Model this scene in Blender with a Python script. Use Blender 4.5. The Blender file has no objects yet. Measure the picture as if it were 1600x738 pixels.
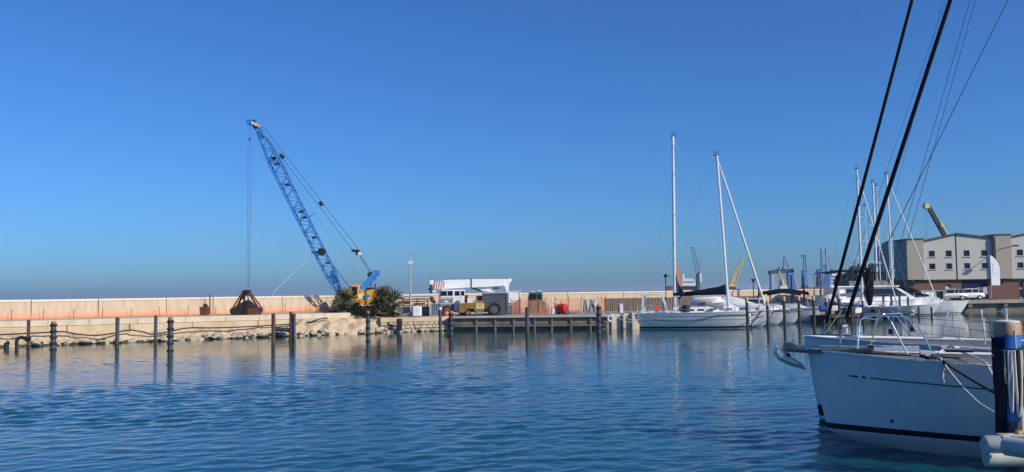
import bpy, bmesh, math, random
from mathutils import Vector as V, Matrix, noise as MN
R = random.Random(7)
SC = bpy.context.scene
COL = SC.collection
rad = math.radians

# ------------------------------------------------------------------ camera
CAM_H, FPX = 3.3, 1400.0
PITCH, ROLL = math.atan(87 / 1400), rad(0.75)
cd = bpy.data.cameras.new('camera')
cd.sensor_width = 36; cd.lens = 36 * FPX / 1600; cd.clip_start = 0.1; cd.clip_end = 40000
cam = bpy.data.objects.new('camera', cd); COL.objects.link(cam)
cam.matrix_world = (Matrix.Translation((0, 0, CAM_H)) @ Matrix.Rotation(math.pi / 2 + PITCH, 4, 'X')
                    @ Matrix.Rotation(-ROLL, 4, 'Z'))
SC.camera = cam

# ------------------------------------------------------------------ sky and sun
SUN_EL = rad(30); SUN_DIR = V((0.85, -0.527, 0)).normalized()
w = bpy.data.worlds.new('World'); SC.world = w; w.use_nodes = True
nt = w.node_tree; nt.nodes.clear()
sky = nt.nodes.new('ShaderNodeTexSky'); sky.sky_type = 'NISHITA'; sky.sun_disc = False
sky.sun_elevation = SUN_EL
sky.sun_rotation = math.atan2(SUN_DIR.x, SUN_DIR.y)
sky.altitude = 0; sky.air_density = 0.95; sky.dust_density = 0.75; sky.ozone_density = 10
hs = nt.nodes.new('ShaderNodeMixRGB'); hs.blend_type = 'MULTIPLY'; hs.inputs[0].default_value = 1; hs.inputs[2].default_value = (0.75, 1.09, 1.37, 1)
bg = nt.nodes.new('ShaderNodeBackground'); bg.inputs['Strength'].default_value = 0.096
out = nt.nodes.new('ShaderNodeOutputWorld')
nt.links.new(sky.outputs[0], hs.inputs[1]); nt.links.new(hs.outputs[0], bg.inputs['Color'])
nt.links.new(bg.outputs[0], out.inputs['Surface'])
sd = bpy.data.lights.new('sun', 'SUN'); sd.energy = 4.4; sd.angle = rad(0.5); sd.color = (1.0, 0.91, 0.78)
so = bpy.data.objects.new('sun', sd); COL.objects.link(so)
to_sun = V((SUN_DIR.x * math.cos(SUN_EL), SUN_DIR.y * math.cos(SUN_EL), math.sin(SUN_EL)))
so.rotation_euler = to_sun.to_track_quat('Z', 'Y').to_euler(); so.location = (60, -20, 60)
SC.view_settings.view_transform = 'Standard'; SC.view_settings.look = 'None'
SC.view_settings.exposure = 0.0; SC.view_settings.gamma = 1.0
SC.cycles.max_bounces = 6; SC.cycles.transparent_max_bounces = 12

# ------------------------------------------------------------------ pixel helpers (1600x738 photograph)
def ray(px, py):
    x = (px - 800) / FPX; y = (369 - py) / FPX
    c, s = math.cos(ROLL), math.sin(ROLL)
    x2 = x * c + y * s; y2 = -x * s + y * c
    return V((x2, math.cos(PITCH) - y2 * math.sin(PITCH), math.sin(PITCH) + y2 * math.cos(PITCH)))
def P(px, py, Y):
    d = ray(px, py); return V((0, 0, CAM_H)) + d * (Y / d.y)
def G(px, py, z=0.0):
    d = ray(px, py); return V((0, 0, CAM_H)) + d * ((z - CAM_H) / d.z)
def PX(px, Y, z):      # the point at depth Y and height z below/above pixel column px
    p = P(px, 455, Y); return V((p.x, Y, z))

# ------------------------------------------------------------------ materials
MATS = {}
def mat(name, col, rough=0.6, metal=0.0, var=0.12, scale=3.0, bump=0.0, bscale=None, spec=0.5, col2=None, mix=0.5, sharp=0.15, coat=0.0, stretch=None):
    m = bpy.data.materials.new(name); m.use_nodes = True; MATS[name] = m
    t = m.node_tree; b = t.nodes['Principled BSDF']
    b.inputs['Roughness'].default_value = rough; b.inputs['Metallic'].default_value = metal
    b.inputs['Specular IOR Level'].default_value = spec
    b.inputs['Coat Weight'].default_value = coat; b.inputs['Coat Roughness'].default_value = 0.1
    tc = t.nodes.new('ShaderNodeTexCoord'); mp = t.nodes.new('ShaderNodeMapping')
    t.links.new(tc.outputs['Object'], mp.inputs[0])
    if stretch: mp.inputs['Scale'].default_value = stretch
    n = t.nodes.new('ShaderNodeTexNoise'); n.inputs['Scale'].default_value = scale; n.inputs['Detail'].default_value = 7
    n.inputs['Roughness'].default_value = 0.65
    t.links.new(mp.outputs[0], n.inputs['Vector'])
    r = t.nodes.new('ShaderNodeValToRGB')
    t.links.new(n.outputs['Fac'], r.inputs[0])
    e = r.color_ramp.elements
    if col2 is None:
        e[0].position, e[1].position = 0.3, 0.7
        e[0].color = (*[c * (1 - var) for c in col], 1); e[1].color = (*[min(1, c * (1 + var)) for c in col], 1)
    else:
        e[0].position, e[1].position = max(0, mix - sharp), min(1, mix + sharp)
        e[0].color = (*col2, 1); e[1].color = (*col, 1)
    t.links.new(r.outputs[0], b.inputs['Base Color'])
    if bump:
        n2 = t.nodes.new('ShaderNodeTexNoise'); n2.inputs['Scale'].default_value = bscale or scale * 3; n2.inputs['Detail'].default_value = 8
        t.links.new(mp.outputs[0], n2.inputs['Vector'])
        bp = t.nodes.new('ShaderNodeBump'); bp.inputs['Strength'].default_value = min(1, bump * 4); bp.inputs['Distance'].default_value = bump
        t.links.new(n2.outputs['Fac'], bp.inputs['Height']); t.links.new(bp.outputs[0], b.inputs['Normal'])
    return m
mat('wall_concrete', (0.60, 0.48, 0.34), 0.9, col2=(0.42, 0.31, 0.20), mix=0.40, sharp=0.2, scale=1.6, bump=0.06, bscale=3, stretch=(2.2, 2.2, .3))
mat('wall_coping', (0.72, 0.60, 0.47), 0.9, var=0.06, scale=2, bump=0.02)
mat('quay_concrete', (0.60, 0.46, 0.29), 0.9, col2=(0.40, 0.28, 0.16), mix=0.42, sharp=0.16, scale=0.7, bump=0.05, bscale=2.5)
mat('quay_top', (0.68, 0.57, 0.42), 0.9, col2=(0.5, 0.4, 0.28), mix=0.42, sharp=0.15, scale=1.3, bump=0.04)
mat('rough_footing', (0.56, 0.43, 0.27), 0.95, col2=(0.29, 0.22, 0.14), mix=0.43, sharp=0.10, scale=1.4, bump=0.12, bscale=3)
mat('jetty_concrete', (0.24, 0.20, 0.15), 0.9, col2=(0.13, 0.105, 0.075), mix=0.45, scale=1.0, bump=0.03, stretch=(1, 1, 0.4))
mat('jetty_edge', (0.5, 0.46, 0.4), 0.9, var=0.2, scale=1.2)
mat('rock', (0.5, 0.41, 0.3), 0.95, col2=(0.22, 0.18, 0.13), mix=0.42, sharp=0.14, scale=2.2, bump=0.08, bscale=5)
mat('algae', (0.05, 0.055, 0.02), 0.8, var=0.4, scale=2, bump=0.05)
mat('rust', (0.17, 0.05, 0.024), 0.85, col2=(0.09, 0.03, 0.018), mix=0.48, sharp=0.2, scale=3, bump=0.02)
mat('rust_dark', (0.035, 0.016, 0.012), 0.85, col2=(0.012, 0.008, 0.007), mix=0.5, scale=3, bump=0.02)
mat('rust_orange', (0.5, 0.22, 0.08), 0.85, col2=(0.2, 0.06, 0.02), mix=0.4, scale=5)
mat('crane_blue', (0.035, 0.19, 0.56), 0.45, var=0.25, scale=2)
mat('crane_yellow', (0.75, 0.40, 0.035), 0.5, var=0.2, scale=1.5)
mat('machine_dark', (0.02, 0.02, 0.02), 0.6, var=0.3)
mat('white_paint', (0.8, 0.8, 0.78), 0.4, var=0.05, scale=1.5)
mat('stripe_red', (0.45, 0.13, 0.05), 0.5)
mat('olive_yellow', (0.27, 0.15, 0.03), 0.6, col2=(0.12, 0.06, 0.018), mix=0.4, scale=2)
mat('vent_yellow', (0.8, 0.66, 0.3), 0.6)
mat('red_paint', (0.5, 0.018, 0.014), 0.6, col2=(0.3, 0.015, 0.012), mix=0.42, scale=4)
mat('green_paint', (0.03, 0.16, 0.09), 0.5)
mat('container_grey', (0.11, 0.115, 0.12), 0.6, var=0.12, scale=1)
mat('grey_sheet', (0.2, 0.21, 0.23), 0.8, var=0.2, scale=2, bump=0.03)
mat('orange_buoy', (0.75, 0.12, 0.04), 0.5)
mat('rubber', (0.018, 0.018, 0.018), 0.75, var=0.3, scale=4)
mat('pile_steel', (0.055, 0.065, 0.085), 0.5, col2=(0.09, 0.045, 0.03), mix=0.38, sharp=0.1, scale=2.5, bump=0.01)
mat('pile_rust', (0.15, 0.07, 0.045), 0.8, col2=(0.05, 0.035, 0.035), mix=0.5, scale=3)
mat('pile_cap_tan', (0.62, 0.36, 0.17), 0.8, var=0.25, scale=5)
mat('old_cap', (0.55, 0.46, 0.34), 0.8, col2=(0.42, 0.17, 0.06), mix=0.5, sharp=0.12, scale=4, bump=0.01)
mat('pile_wood', (0.045, 0.038, 0.034), 0.8, var=0.35, scale=3, stretch=(3, 3, 0.5))
mat('galv', (0.5, 0.52, 0.54), 0.4, metal=0.4, var=0.08)
mat('steel', (0.75, 0.76, 0.77), 0.22, metal=0.9, var=0.04)
mat('alu_mast', (0.72, 0.72, 0.7), 0.35, metal=0.25, var=0.05, scale=1)
mat('gelcoat', (0.80, 0.80, 0.78), 0.15, var=0.06, scale=1.4, coat=0.5)
mat('gelcoat_worn', (0.74, 0.72, 0.66), 0.4, var=0.07, scale=1.5)
mat('gelcoat_blue', (0.43, 0.52, 0.6), 0.25, var=0.03, scale=0.6, coat=0.3)
mat('antifoul', (0.008, 0.008, 0.015), 0.6)
mat('navy_canvas', (0.010, 0.012, 0.026), 0.95, spec=0.1, var=0.3, scale=4, bump=0.02)
mat('black_sail', (0.006, 0.006, 0.007), 0.95, spec=0.1, var=0.3)
mat('white_canvas', (0.74, 0.73, 0.7), 0.85, var=0.08, scale=2, bump=0.05, bscale=2)
mat('grey_canvas', (0.3, 0.31, 0.33), 0.85, var=0.15, scale=2, bump=0.04)
mat('blue_canvas', (0.02, 0.07, 0.4), 0.8)
mat('dark_glass', (0.010, 0.012, 0.016), 0.12, var=0.1, spec=0.35)
mat('teak_grey', (0.16, 0.15, 0.14), 0.8, var=0.12, scale=6, stretch=(1, 12, 1))
mat('rope_white', (0.62, 0.57, 0.5), 0.9, var=0.3, scale=40)
mat('rope_dark', (0.02, 0.02, 0.022), 0.9)
mat('cable_black', (0.012, 0.012, 0.014), 0.6)
mat('rope_red', (0.09, 0.05, 0.06), 0.8)
mat('blue_sleeve', (0.02, 0.15, 0.5), 0.45, var=0.2, scale=3)
mat('anchor_galv', (0.78, 0.76, 0.70), 0.5, metal=0.0, var=0.2, scale=12)
mat('pvc_float', (0.5, 0.53, 0.5), 0.55, col2=(0.3, 0.32, 0.28), mix=0.42, sharp=0.1, scale=3)
mat('render_grey', (0.50, 0.48, 0.43), 0.9, var=0.05, scale=0.4, bump=0.01)
mat('render_tan', (0.36, 0.32, 0.26), 0.9, var=0.07, scale=0.5)
mat('parapet_dark', (0.035, 0.035, 0.035), 0.6)
mat('blue_door', (0.008, 0.014, 0.06), 0.8, spec=0.2)
mat('frame_white', (0.6, 0.6, 0.58), 0.5)
mat('asphalt', (0.16, 0.15, 0.14), 0.9, var=0.15, scale=1, bump=0.01)
mat('quay_right', (0.36, 0.32, 0.26), 0.9, var=0.2, scale=0.8)
mat('car_white', (0.75, 0.76, 0.77), 0.25, coat=0.6, var=0.02)
mat('car_silver', (0.5, 0.51, 0.52), 0.3, metal=0.3, coat=0.5, var=0.02)
mat('flag_white', (0.85, 0.85, 0.85), 0.8, var=0.02)
mat('flag_print', (0.25, 0.27, 0.3), 0.8)
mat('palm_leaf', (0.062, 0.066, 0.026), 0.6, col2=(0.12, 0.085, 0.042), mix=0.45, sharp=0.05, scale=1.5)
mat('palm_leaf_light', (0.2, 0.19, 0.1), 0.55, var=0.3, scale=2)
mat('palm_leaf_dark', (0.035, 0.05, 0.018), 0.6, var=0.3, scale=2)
mat('shrub_leaf', (0.02, 0.04, 0.01), 0.6, col2=(0.04, 0.05, 0.015), mix=0.5, scale=2)
mat('trunk', (0.09, 0.065, 0.045), 0.9, var=0.3, scale=6, bump=0.05)
mat('sheet_pile', (0.15, 0.115, 0.085), 0.85, col2=(0.115, 0.088, 0.065), mix=0.45, scale=1.2)
mat('port_blue', (0.10, 0.22, 0.42), 0.6)
mat('port_blue_bright', (0.05, 0.2, 0.55), 0.6)
mat('port_grey', (0.36, 0.40, 0.45), 0.6)
mat('port_yellow', (0.72, 0.53, 0.16), 0.6)
mat('port_orange', (0.6, 0.26, 0.08), 0.6)
mat('ship_red', (0.3, 0.035, 0.03), 0.5)
mat('far_dark', (0.05, 0.06, 0.07), 0.9)
mat('tree_far', (0.02, 0.03, 0.018), 0.9, var=0.4, scale=0.1)
mat('yellow_fender', (0.6, 0.42, 0.12), 0.5)
mat('interior', (0.05, 0.05, 0.05), 0.9)

def brick_mat():
    m = bpy.data.materials.new('brick'); m.use_nodes = True; t = m.node_tree; b = t.nodes['Principled BSDF']; MATS['brick'] = m
    tc = t.nodes.new('ShaderNodeTexCoord'); mp = t.nodes.new('ShaderNodeMapping'); mp.inputs['Rotation'].default_value = (rad(90), 0, 0)
    br = t.nodes.new('ShaderNodeTexBrick'); br.inputs['Scale'].default_value = 2.2
    br.inputs['Color1'].default_value = (0.24, 0.10, 0.065, 1); br.inputs['Color2'].default_value = (0.17, 0.07, 0.05, 1)
    br.inputs['Mortar'].default_value = (0.22, 0.17, 0.14, 1); br.inputs['Mortar Size'].default_value = 0.015
    n = t.nodes.new('ShaderNodeTexNoise'); n.inputs['Scale'].default_value = 0.8
    mx = t.nodes.new('ShaderNodeMixRGB'); mx.blend_type = 'MULTIPLY'; mx.inputs[0].default_value = 0.35
    t.links.new(tc.outputs['Object'], mp.inputs[0]); t.links.new(mp.outputs[0], br.inputs['Vector'])
    t.links.new(br.outputs['Color'], mx.inputs[1]); t.links.new(n.outputs['Fac'], mx.inputs[2]); t.links.new(mx.outputs[0], b.inputs['Base Color'])
    b.inputs['Roughness'].default_value = 0.9
brick_mat()
def net_mat():
    m = bpy.data.materials.new('orange_net'); m.use_nodes = True; t = m.node_tree; MATS['orange_net'] = m
    b = t.nodes['Principled BSDF']; b.inputs['Base Color'].default_value = (0.85, 0.26, 0.1, 1); b.inputs['Roughness'].default_value = 0.6
    n = t.nodes.new('ShaderNodeTexNoise'); n.inputs['Scale'].default_value = 2.5; n.inputs['Detail'].default_value = 5
    mr = t.nodes.new('ShaderNodeMapRange'); mr.inputs['From Min'].default_value = 0.3; mr.inputs['From Max'].default_value = 0.7
    mr.inputs['To Min'].default_value = 0.3; mr.inputs['To Max'].default_value = 0.62
    t.links.new(n.outputs['Fac'], mr.inputs['Value']); t.links.new(mr.outputs[0], b.inputs['Alpha'])
net_mat()
def water_mat():
    m = bpy.data.materials.new('water'); m.use_nodes = True; t = m.node_tree; MATS['water'] = m
    b = t.nodes['Principled BSDF']; b.inputs['Base Color'].default_value = (0.004, 0.070, 0.098, 1)
    b.inputs['Roughness'].default_value = 0.04; b.inputs['IOR'].default_value = 1.33
    tc = t.nodes.new('ShaderNodeTexCoord')
    def layer(sx, sy, rot, detail, amp, dist=0.0):
        mp = t.nodes.new('ShaderNodeMapping'); mp.inputs['Scale'].default_value = (sx, sy, 1); mp.inputs['Rotation'].default_value = (0, 0, rad(rot))
        n = t.nodes.new('ShaderNodeTexNoise'); n.inputs['Scale'].default_value = 1.0; n.inputs['Detail'].default_value = detail
        n.inputs['Distortion'].default_value = dist; n.inputs['Roughness'].default_value = 0.55
        t.links.new(tc.outputs['Object'], mp.inputs[0]); t.links.new(mp.outputs[0], n.inputs['Vector'])
        mu = t.nodes.new('ShaderNodeMath'); mu.operation = 'MULTIPLY'; mu.inputs[1].default_value = amp
        t.links.new(n.outputs['Fac'], mu.inputs[0]); return mu
    a = layer(1.6, 3.6, 12, 4, 0.010, 0.4)
    c = layer(4.0, 10.0, -14, 4, 0.006, 0.3)
    d = layer(0.25, 0.5, 5, 2, 0.02)
    s1 = t.nodes.new('ShaderNodeMath'); s2 = t.nodes.new('ShaderNodeMath')
    t.links.new(a.outputs[0], s1.inputs[0]); t.links.new(c.outputs[0], s1.inputs[1])
    t.links.new(s1.outputs[0], s2.inputs[0]); t.links.new(d.outputs[0], s2.inputs[1])
    # wind patches: calmer and rougher areas of the surface
    g = t.nodes.new('ShaderNodeTexNoise'); g.inputs['Scale'].default_value = 0.06; g.inputs['Detail'].default_value = 3
    t.links.new(tc.outputs['Object'], g.inputs['Vector'])
    mr = t.nodes.new('ShaderNodeMapRange'); mr.inputs['From Min'].default_value = 0.35; mr.inputs['From Max'].default_value = 0.65
    mr.inputs['To Min'].default_value = 0.45; mr.inputs['To Max'].default_value = 0.95
    t.links.new(g.outputs['Fac'], mr.inputs['Value'])
    # the water lies calmer in the lee of the quay and the sea wall
    sx = t.nodes.new('ShaderNodeSeparateXYZ'); t.links.new(tc.outputs['Object'], sx.inputs[0])
    lee = t.nodes.new('ShaderNodeMapRange'); lee.inputs['From Min'].default_value = 22; lee.inputs['From Max'].default_value = 58
    lee.inputs['To Min'].default_value = 1.2; lee.inputs['To Max'].default_value = 0.5; t.links.new(sx.outputs['Y'], lee.inputs['Value'])
    lm = t.nodes.new('ShaderNodeMath'); lm.operation = 'MULTIPLY'; t.links.new(mr.outputs[0], lm.inputs[0]); t.links.new(lee.outputs[0], lm.inputs[1])
    bp = t.nodes.new('ShaderNodeBump'); bp.inputs['Distance'].default_value = 1.0
    bp.inputs['Strength'].default_value = 1.0
    hm_ = t.nodes.new('ShaderNodeMath'); hm_.operation = 'MULTIPLY'; t.links.new(lm.outputs[0], hm_.inputs[0]); t.links.new(s2.outputs[0], hm_.inputs[1]); t.links.new(hm_.outputs[0], bp.inputs['Height']); t.links.new(bp.outputs[0], b.inputs['Normal'])
water_mat()

# ------------------------------------------------------------------ mesh builder
class MB:
    def __init__(s): s.v = []; s.f = []; s.m = []; s.cur = 0
    def add(s, vs, fs, mi=None):
        o = len(s.v); s.v += [V(p) for p in vs]; s.f += [[o + i for i in f] for f in fs]
        s.m += [s.cur if mi is None else mi] * len(fs); return s
    def box(s, c, d, rz=0, tilt=None, mi=None):
        hx, hy, hz = d[0] / 2, d[1] / 2, d[2] / 2
        M = Matrix.Rotation(rz, 3, 'Z')
        if tilt is not None: M = M @ tilt
        vs = [V(c) + M @ V((x * hx, y * hy, z * hz)) for x, y, z in
              [(-1, -1, -1), (1, -1, -1), (1, 1, -1), (-1, 1, -1), (-1, -1, 1), (1, -1, 1), (1, 1, 1), (-1, 1, 1)]]
        return s.add(vs, [(0, 3, 2, 1), (4, 5, 6, 7), (0, 1, 5, 4), (1, 2, 6, 5), (2, 3, 7, 6), (3, 0, 4, 7)], mi)
    def tube(s, pts, r, n=6, cap=True, mi=None):
        pts = [V(p) for p in pts]; rs = r if isinstance(r, (list, tuple)) else [r] * len(pts)
        vs = []; up = None
        for i, p in enumerate(pts):
            d = (pts[min(i + 1, len(pts) - 1)] - pts[max(i - 1, 0)]).normalized()
            if up is None: up = V((0, 0, 1)) if abs(d.z) < 0.9 else V((1, 0, 0))
            a = d.cross(up).normalized(); b = a.cross(d).normalized(); up = b
            vs += [p + (a * math.cos(2 * math.pi * k / n) + b * math.sin(2 * math.pi * k / n)) * rs[i] for k in range(n)]
        fs = [(i * n + k, i * n + (k + 1) % n, (i + 1) * n + (k + 1) % n, (i + 1) * n + k) for i in range(len(pts) - 1) for k in range(n)]
        if cap: fs += [tuple(range(n))[::-1], tuple(range((len(pts) - 1) * n, len(pts) * n))]
        return s.add(vs, fs, mi)
    def beam(s, a, b, wd, h, mi=None):        # rectangular beam from a to b
        a, b = V(a), V(b); d = (b - a).normalized(); u = V((0, 0, 1)) if abs(d.z) < 0.95 else V((1, 0, 0))
        x = d.cross(u).normalized() * wd / 2; y = x.normalized().cross(d) * h / 2
        vs = [a - x - y, a + x - y, a + x + y, a - x + y, b - x - y, b + x - y, b + x + y, b - x + y]
        return s.add(vs, [(0, 3, 2, 1), (4, 5, 6, 7), (0, 1, 5, 4), (1, 2, 6, 5), (2, 3, 7, 6), (3, 0, 4, 7)], mi)
    def prism(s, poly, ext, mi=None):         # polygon (3-D points) extruded by vector
        n = len(poly); e = V(ext); vs = [V(p) for p in poly] + [V(p) + e for p in poly]
        return s.add(vs, [tuple(range(n))[::-1], tuple(range(n, 2 * n))] + [(i, (i + 1) % n, n + (i + 1) % n, n + i) for i in range(n)], mi)
    def lathe(s, prof, n=14, c=(0, 0, 0), mi=None):   # prof: (r, z)
        c = V(c); vs = [c + V((r * math.cos(2 * math.pi * k / n), r * math.sin(2 * math.pi * k / n), z)) for r, z in prof for k in range(n)]
        m = len(prof)
        fs = [(i * n + k, i * n + (k + 1) % n, (i + 1) * n + (k + 1) % n, (i + 1) * n + k) for i in range(m - 1) for k in range(n)]
        fs += [tuple(range(n))[::-1], tuple(range((m - 1) * n, m * n))]
        return s.add(vs, fs, mi)
    def loft(s, secs, closed=False, cap=True, mi=None):
        n = len(secs[0]); vs = [p for sc in secs for p in sc]; fs = []
        for i in range(len(secs) - 1):
            for k in range(n if closed else n - 1):
                fs.append((i * n + k, i * n + (k + 1) % n, (i + 1) * n + (k + 1) % n, (i + 1) * n + k))
        if cap and closed: fs += [tuple(range(n))[::-1], tuple(range((len(secs) - 1) * n, len(secs) * n))]
        return s.add(vs, fs, mi)
    def wheel(s, c, r, wd, ax, n=18, mi=None):
        ax = V(ax).normalized(); c = V(c)
        return s.tube([c - ax * wd / 2, c - ax * wd * 0.38, c + ax * wd * 0.38, c + ax * wd / 2], [r * 0.9, r, r, r * 0.9], n, mi=mi)
    def mesh(s, name, mats, smooth=False):
        me = bpy.data.meshes.new(name); me.from_pydata([tuple(p) for p in s.v], [], s.f)
        for m in (mats if isinstance(mats, (list, tuple)) else [mats]): me.materials.append(MATS[m])
        me.polygons.foreach_set('material_index', s.m)
        bm = bmesh.new(); bm.from_mesh(me)
        if smooth: bmesh.ops.remove_doubles(bm, verts=bm.verts, dist=1e-5)
        bmesh.ops.recalc_face_normals(bm, faces=bm.faces); bm.to_mesh(me); bm.free()
        if smooth:
            for p in me.polygons: p.use_smooth = True
            try: me.set_sharp_from_angle(angle=rad(40))
            except Exception: pass
        return me
def obj(name, me, parent=None):
    o = bpy.data.objects.new(name, me); COL.objects.link(o)
    if parent: o.parent = parent
    return o
def root_matrix(o):
    M = Matrix.Identity(4)
    while o: M = o.matrix_basis @ M; o = o.parent
    return M
def put(mb, name, mats, parent=None, world=False, smooth=False):
    """link the mesh; world=True: the builder holds world points, expressed in the parent's frame (or about its own base point)"""
    loc = None
    if world:
        if parent:
            I = root_matrix(parent).inverted(); mb.v = [I @ p for p in mb.v]
        else:
            lo = V([min(p[i] for p in mb.v) for i in range(3)]); hi = V([max(p[i] for p in mb.v) for i in range(3)])
            loc = V(((lo.x + hi.x) / 2, (lo.y + hi.y) / 2, lo.z)); mb.v = [p - loc for p in mb.v]
    o = obj(name, mb.mesh(name, mats, smooth), parent)
    if loc is not None: o.location = loc
    return o
def tag(o, label, cat, group=None):
    o['label'] = label; o['category'] = cat
    if group: o['group'] = group
    return o
def thing(name, label, cat, loc=(0, 0, 0), rz=0, group=None):
    o = bpy.data.objects.new(name, None); COL.objects.link(o); o.empty_display_size = 0.2
    o.location = loc; o.rotation_euler = (0, 0, rz); return tag(o, label, cat, group)
def struct(o): o['kind'] = 'structure'; return o
def bevel(o, wd=0.02, seg=2):
    m = o.modifiers.new('bevel', 'BEVEL'); m.width = wd; m.segments = seg; m.limit_method = 'ANGLE'; return o

# ================================================================== THE SETTING
WATER_EDGE = 6000
def water_sheet():
    """one sheet: a finely waved patch in front of the quay inside a flat surround that runs to the horizon"""
    import numpy as np
    rs = np.random.RandomState(5)
    y = 10.5 * np.exp(np.arange(580) * 0.0036); u = np.linspace(-0.80, 0.86, 600)
    Yg, Ug = np.meshgrid(y, u, indexing='ij'); Xg = Yg * Ug; cell = Yg * 0.0036
    Z = np.zeros_like(Xg); N = 130
    for i in range(N):
        lam = 0.17 * (1.15 / 0.17) ** (rs.rand() ** 1.1); k = 2 * math.pi / lam; th = math.radians(-90 + 14) + rs.normal() * 0.62
        sl = 0.118 * math.sqrt(2 / N) * (0.7 + 0.6 * rs.rand()); ph = rs.rand() * 6.283
        Z += (sl / k) * np.exp(-(2.2 * cell / lam) ** 2) * np.sin(k * (Xg * math.cos(th) + Yg * math.sin(th)) + ph)
    g = np.zeros_like(Z)                                   # gusts: rougher and smoother areas
    for i in range(14):
        lam = 4 + 16 * rs.rand(); k = 2 * math.pi / lam; th = rs.rand() * 6.283; g += np.sin(k * (Xg * math.cos(th) * .6 + Yg * math.sin(th)) + rs.rand() * 6.283)
    g = np.clip(0.85 + 0.12 * g, 0.35, 1.35)
    lee = np.clip((Yg - 24) / 34, 0, 1); lee = 1.0 - 0.52 * lee * lee * (3 - 2 * lee)
    ed = np.minimum(np.minimum((Ug - u[0]), (u[-1] - Ug)) * 25, 1) * np.clip((Yg - y[0]) / 1.5, 0, 1) * np.clip((y[-1] - Yg) / 4, 0, 1)
    Z *= g * lee * np.clip(ed, 0, 1)
    ny, nu = Z.shape; vs = np.stack([Xg, Yg, Z], -1).reshape(-1, 3)
    a = (np.arange(ny - 1)[:, None] * nu + np.arange(nu - 1)[None]).reshape(-1)
    fs = np.stack([a, a + 1, a + nu + 1, a + nu], -1).tolist()
    E_ = WATER_EDGE; o_ = [[-E_, -200, 0], [E_, -200, 0], [E_, 2 * E_, 0], [-E_, 2 * E_, 0]]; n0 = len(vs); vs = vs.tolist() + o_
    c = [0, nu - 1, ny * nu - 1, (ny - 1) * nu]
    fs += [[n0, n0 + 1] + list(range(nu - 1, -1, -1)), [n0 + 1, n0 + 2] + [r * nu + nu - 1 for r in range(ny - 1, -1, -1)],
           [n0 + 2, n0 + 3] + [(ny - 1) * nu + q for q in range(nu)], [n0 + 3, n0] + [r * nu for r in range(ny)]]
    me = bpy.data.meshes.new('water'); me.from_pydata(vs, [], fs); me.materials.append(MATS['water'])
    me.polygons.foreach_set('use_smooth', [True] * (len(fs) - 4) + [False] * 4); me.update()
    return struct(obj('water', me))
water_sheet()

# wall line in plan (two straight runs)
WA, WB, WC = V((-62, 45.3, 0)), V((-14, 88, 0)), V((46.4, 110.9, 0))
def on_wall(px):
    k = ray(px, 455); k = k.x / k.y
    for A, B in ((WA, WB), (WB, WC)):
        # A.x + t dx = k (A.y + t dy)
        dx, dy = B.x - A.x, B.y - A.y; den = dx - k * dy
        t = (k * A.y - A.x) / den
        if -0.05 <= t <= 1.0001: return A + (B - A) * t
    return WC.copy()
WALL_TOP = 3.18
wall = thing('breakwater_wall', 'long pale concrete sea wall running behind the whole quay', 'wall', (-14, 88, 1.2))
joints = [-170, -60, 49, 154, 260, 333, 441, 523, 577, 640, 712, 800, 887, 974, 1060, 1145, 1228, 1310, 1390, 1425]
jp = [on_wall(x) for x in joints]; jp = [WA] + jp + [WC]
for i in range(len(jp) - 1):
    a, b = jp[i], jp[i + 1]
    if (b - a).length < 0.5: continue
    d = (b - a).normalized(); nrm = V((d.y, -d.x, 0)); a2, b2 = a + d * 0.03, b - d * 0.03
    dz = R.uniform(-0.015, 0.015); off = nrm * R.uniform(-0.015, 0.015)
    m = MB(); prof = [(0.12, 0.6), (0.0, WALL_TOP - 0.16), (-0.55, WALL_TOP - 0.16), (-0.75, 0.6)]
    m.prism([a2 + off + nrm * q + V((0, 0, z + dz)) for q, z in prof], b2 - a2)
    put(m, 'panel', 'wall_concrete', wall, world=True)
    m = MB(); prof = [(0.05, WALL_TOP - 0.155), (0.03, WALL_TOP), (-0.6, WALL_TOP), (-0.62, WALL_TOP - 0.155)]
    m.prism([a2 + off + nrm * q + V((0, 0, z + dz)) for q, z in prof], b2 - a2)
    put(m, 'coping', 'wall_coping', wall, world=True)
m = MB()
for (a, b) in ((WA, WB), (WB, WC)):
    d = (b - a).normalized(); nrm = V((d.y, -d.x, 0))
    m.prism([a + nrm * q + V((0, 0, z)) for q, z in ((-0.1, 0.4), (-0.1, WALL_TOP - 0.2), (-0.5, WALL_TOP - 0.2), (-0.5, 0.4))], b - a)
put(m, 'core', 'sheet_pile', wall, world=True)

# left quay: broad step (z 1.7) with a lower ledge, and rough footing at the water
QL = [V((-75, 35.2, 0)), V((-34.7, 60.8, 0)), V((-9.3, 76.9, 0))]
qd = (QL[2] - QL[1]).normalized(); qn = V((qd.y, -qd.x, 0))
quay = struct(obj('stone_quay', None)); quay.location = (-30, 66, 0)
m = MB()
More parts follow.
